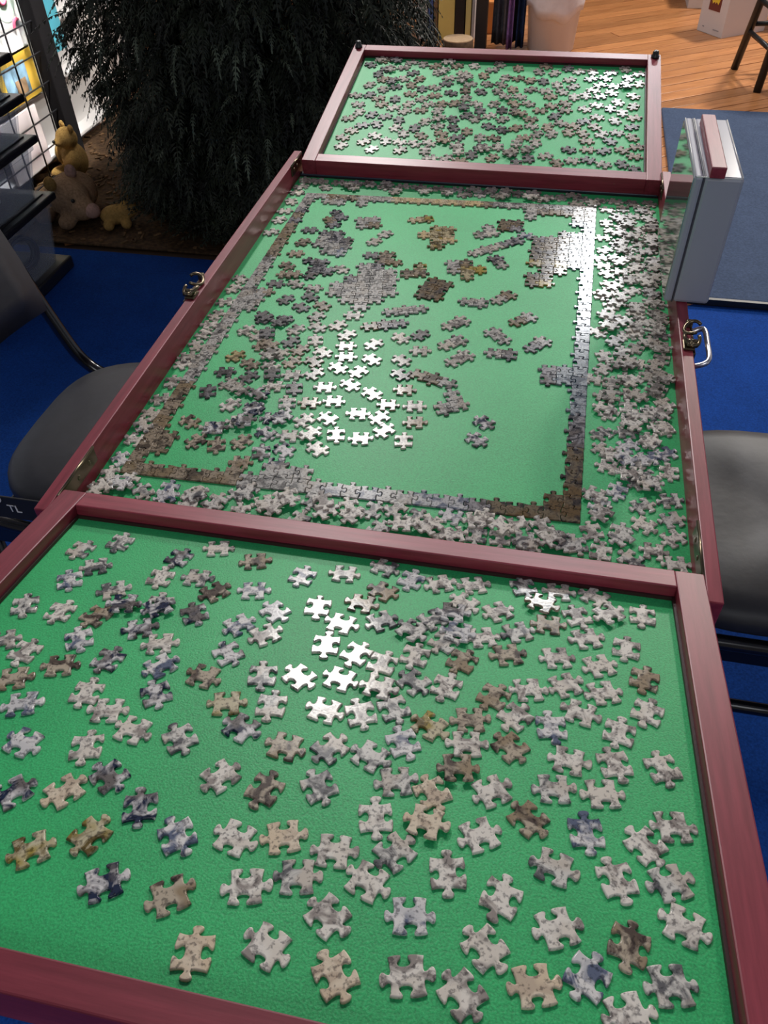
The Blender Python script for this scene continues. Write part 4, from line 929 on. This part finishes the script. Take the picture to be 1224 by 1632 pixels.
# white carton with flame picture
A, B, Cc = [np.array(floorp(u, v)) for u, v in ((1110, 48), (1149, 62), (1180, 58))]
d1 = (B - A); L1 = np.linalg.norm(d1); d1 /= L1; d2 = np.array([-d1[1], d1[0]]); L2 = .30
rz = math.atan2(d1[1], d1[0]); ce = A + d1 * L1 / 2 + d2 * L2 / 2; HB = .42
cb = thing('white_carton', 'white carton with a yellow flame picture on its front, on the floor boards', 'carton', (ce[0], ce[1], ZF), rz)
bx('carton_body', (0, 0, HB / 2), (L1, L2, HB), plain('white_carton_board', (.70, .66, .66), .5), cb, .002)
fr = bx('front_picture', (.0, -L2 / 2 - .0006, .195), (.088, .001, .165), plain('dark_red_print', (.16, .03, .02), .45), cb)
fl = [(-.02, .0), (-.034, .03), (-.03, .07), (-.012, .105), (.0, .12), (.014, .10), (.03, .07), (.033, .03), (.022, .0), (.008, .012), (.0, .002), (-.008, .012)]
bm = bmesh.new(); prism(bm, [(x, 0, z) for x, z in fl], (0, -.001, 0)); f2 = obj('flame_print', bm, plain('flame_yellow', (.85, .62, .04), .45), fr); f2.location = (0, -L2 / 2 - .0012, .143)
for k, (x, z, wd) in enumerate(((-.055, .03, .014), (.045, .028, .045))): bx('small_print', (x, -L2 / 2 - .0006, z), (wd, .001, .006), plain('grey_print_%d' % k, (.35, .34, .36), .5), cb)
o = bx('carton', (0, 0, 0), (.16, .3, .30), plain('white_carton_far', (.66, .63, .62), .5), None, .003); p = floorp(1106, 14); o.location = (p[0] + .04, p[1] + .15, .15 + ZF); tag(o, 'white carton standing behind the flame picture carton', 'carton')
o = bx('cabinet_base', (0, 0, 0), (.9, .3, .4), plain('dark_cabinet', (.06, .035, .022), .5), None, .004); p = floorp(1095, 3); o.location = (p[0] - .33, p[1] + .42, .2 + ZF); tag(o, 'dark brown cabinet base at the far edge of the floor', 'cabinet')
# black stool at right, white tub behind it
fa, fb = np.array(floorp(1170, 110)), np.array(floorp(1206, 147)); dd = fb - fa; W2 = np.linalg.norm(dd); rz = math.atan2(dd[1], dd[0]) + math.pi / 2; dx = np.array([math.cos(rz), math.sin(rz)])
ce = (fa + fb) / 2 + dx * W2 / 2
sl = thing('bar_stool', 'black wooden stool with rungs at upper right on the floor boards', 'stool', (ce[0], ce[1], ZF), rz)
SB = plain('black_painted_wood', (.010, .010, .011), .35)
hw = W2 / 2
for sx in (-1, 1):
    for sy in (-1, 1): tb('leg', [(sx * hw, sy * hw, 0), (sx * hw * .62, sy * hw * .62, .64)], .018, SB, sl, 10)
for z in (.17, .30):
    k = 1 - .38 * z / .64
    for s in (-1, 1):
        tb('rung', [(s * hw * k, -hw * k, z), (s * hw * k, hw * k, z)], .011, SB, sl); tb('rung', [(-hw * k, s * hw * k, z + .03), (hw * k, s * hw * k, z + .03)], .011, SB, sl)
bm = bmesh.new(); lathe(bm, [(.13, .638), (.165, .642), (.168, .66), (.16, .672), (.02, .674)], 28); obj('seat', bm, SB, sl, True)
p = floorp(1196, 52); tbx = thing('white_tub', 'white plastic tub behind the black stool legs', 'tub', (p[0] + .24, p[1] + .18, ZF))
shell('tub_body', (0, 0, .15), (.30, .24, .30), .004, plain('white_tub_plastic', (.68, .66, .68), .4), tbx, .8); bx('tub_lid', (0, 0, .307), (.32, .26, .014), plain('white_tub_lid', (.70, .68, .70), .35), tbx, .004)
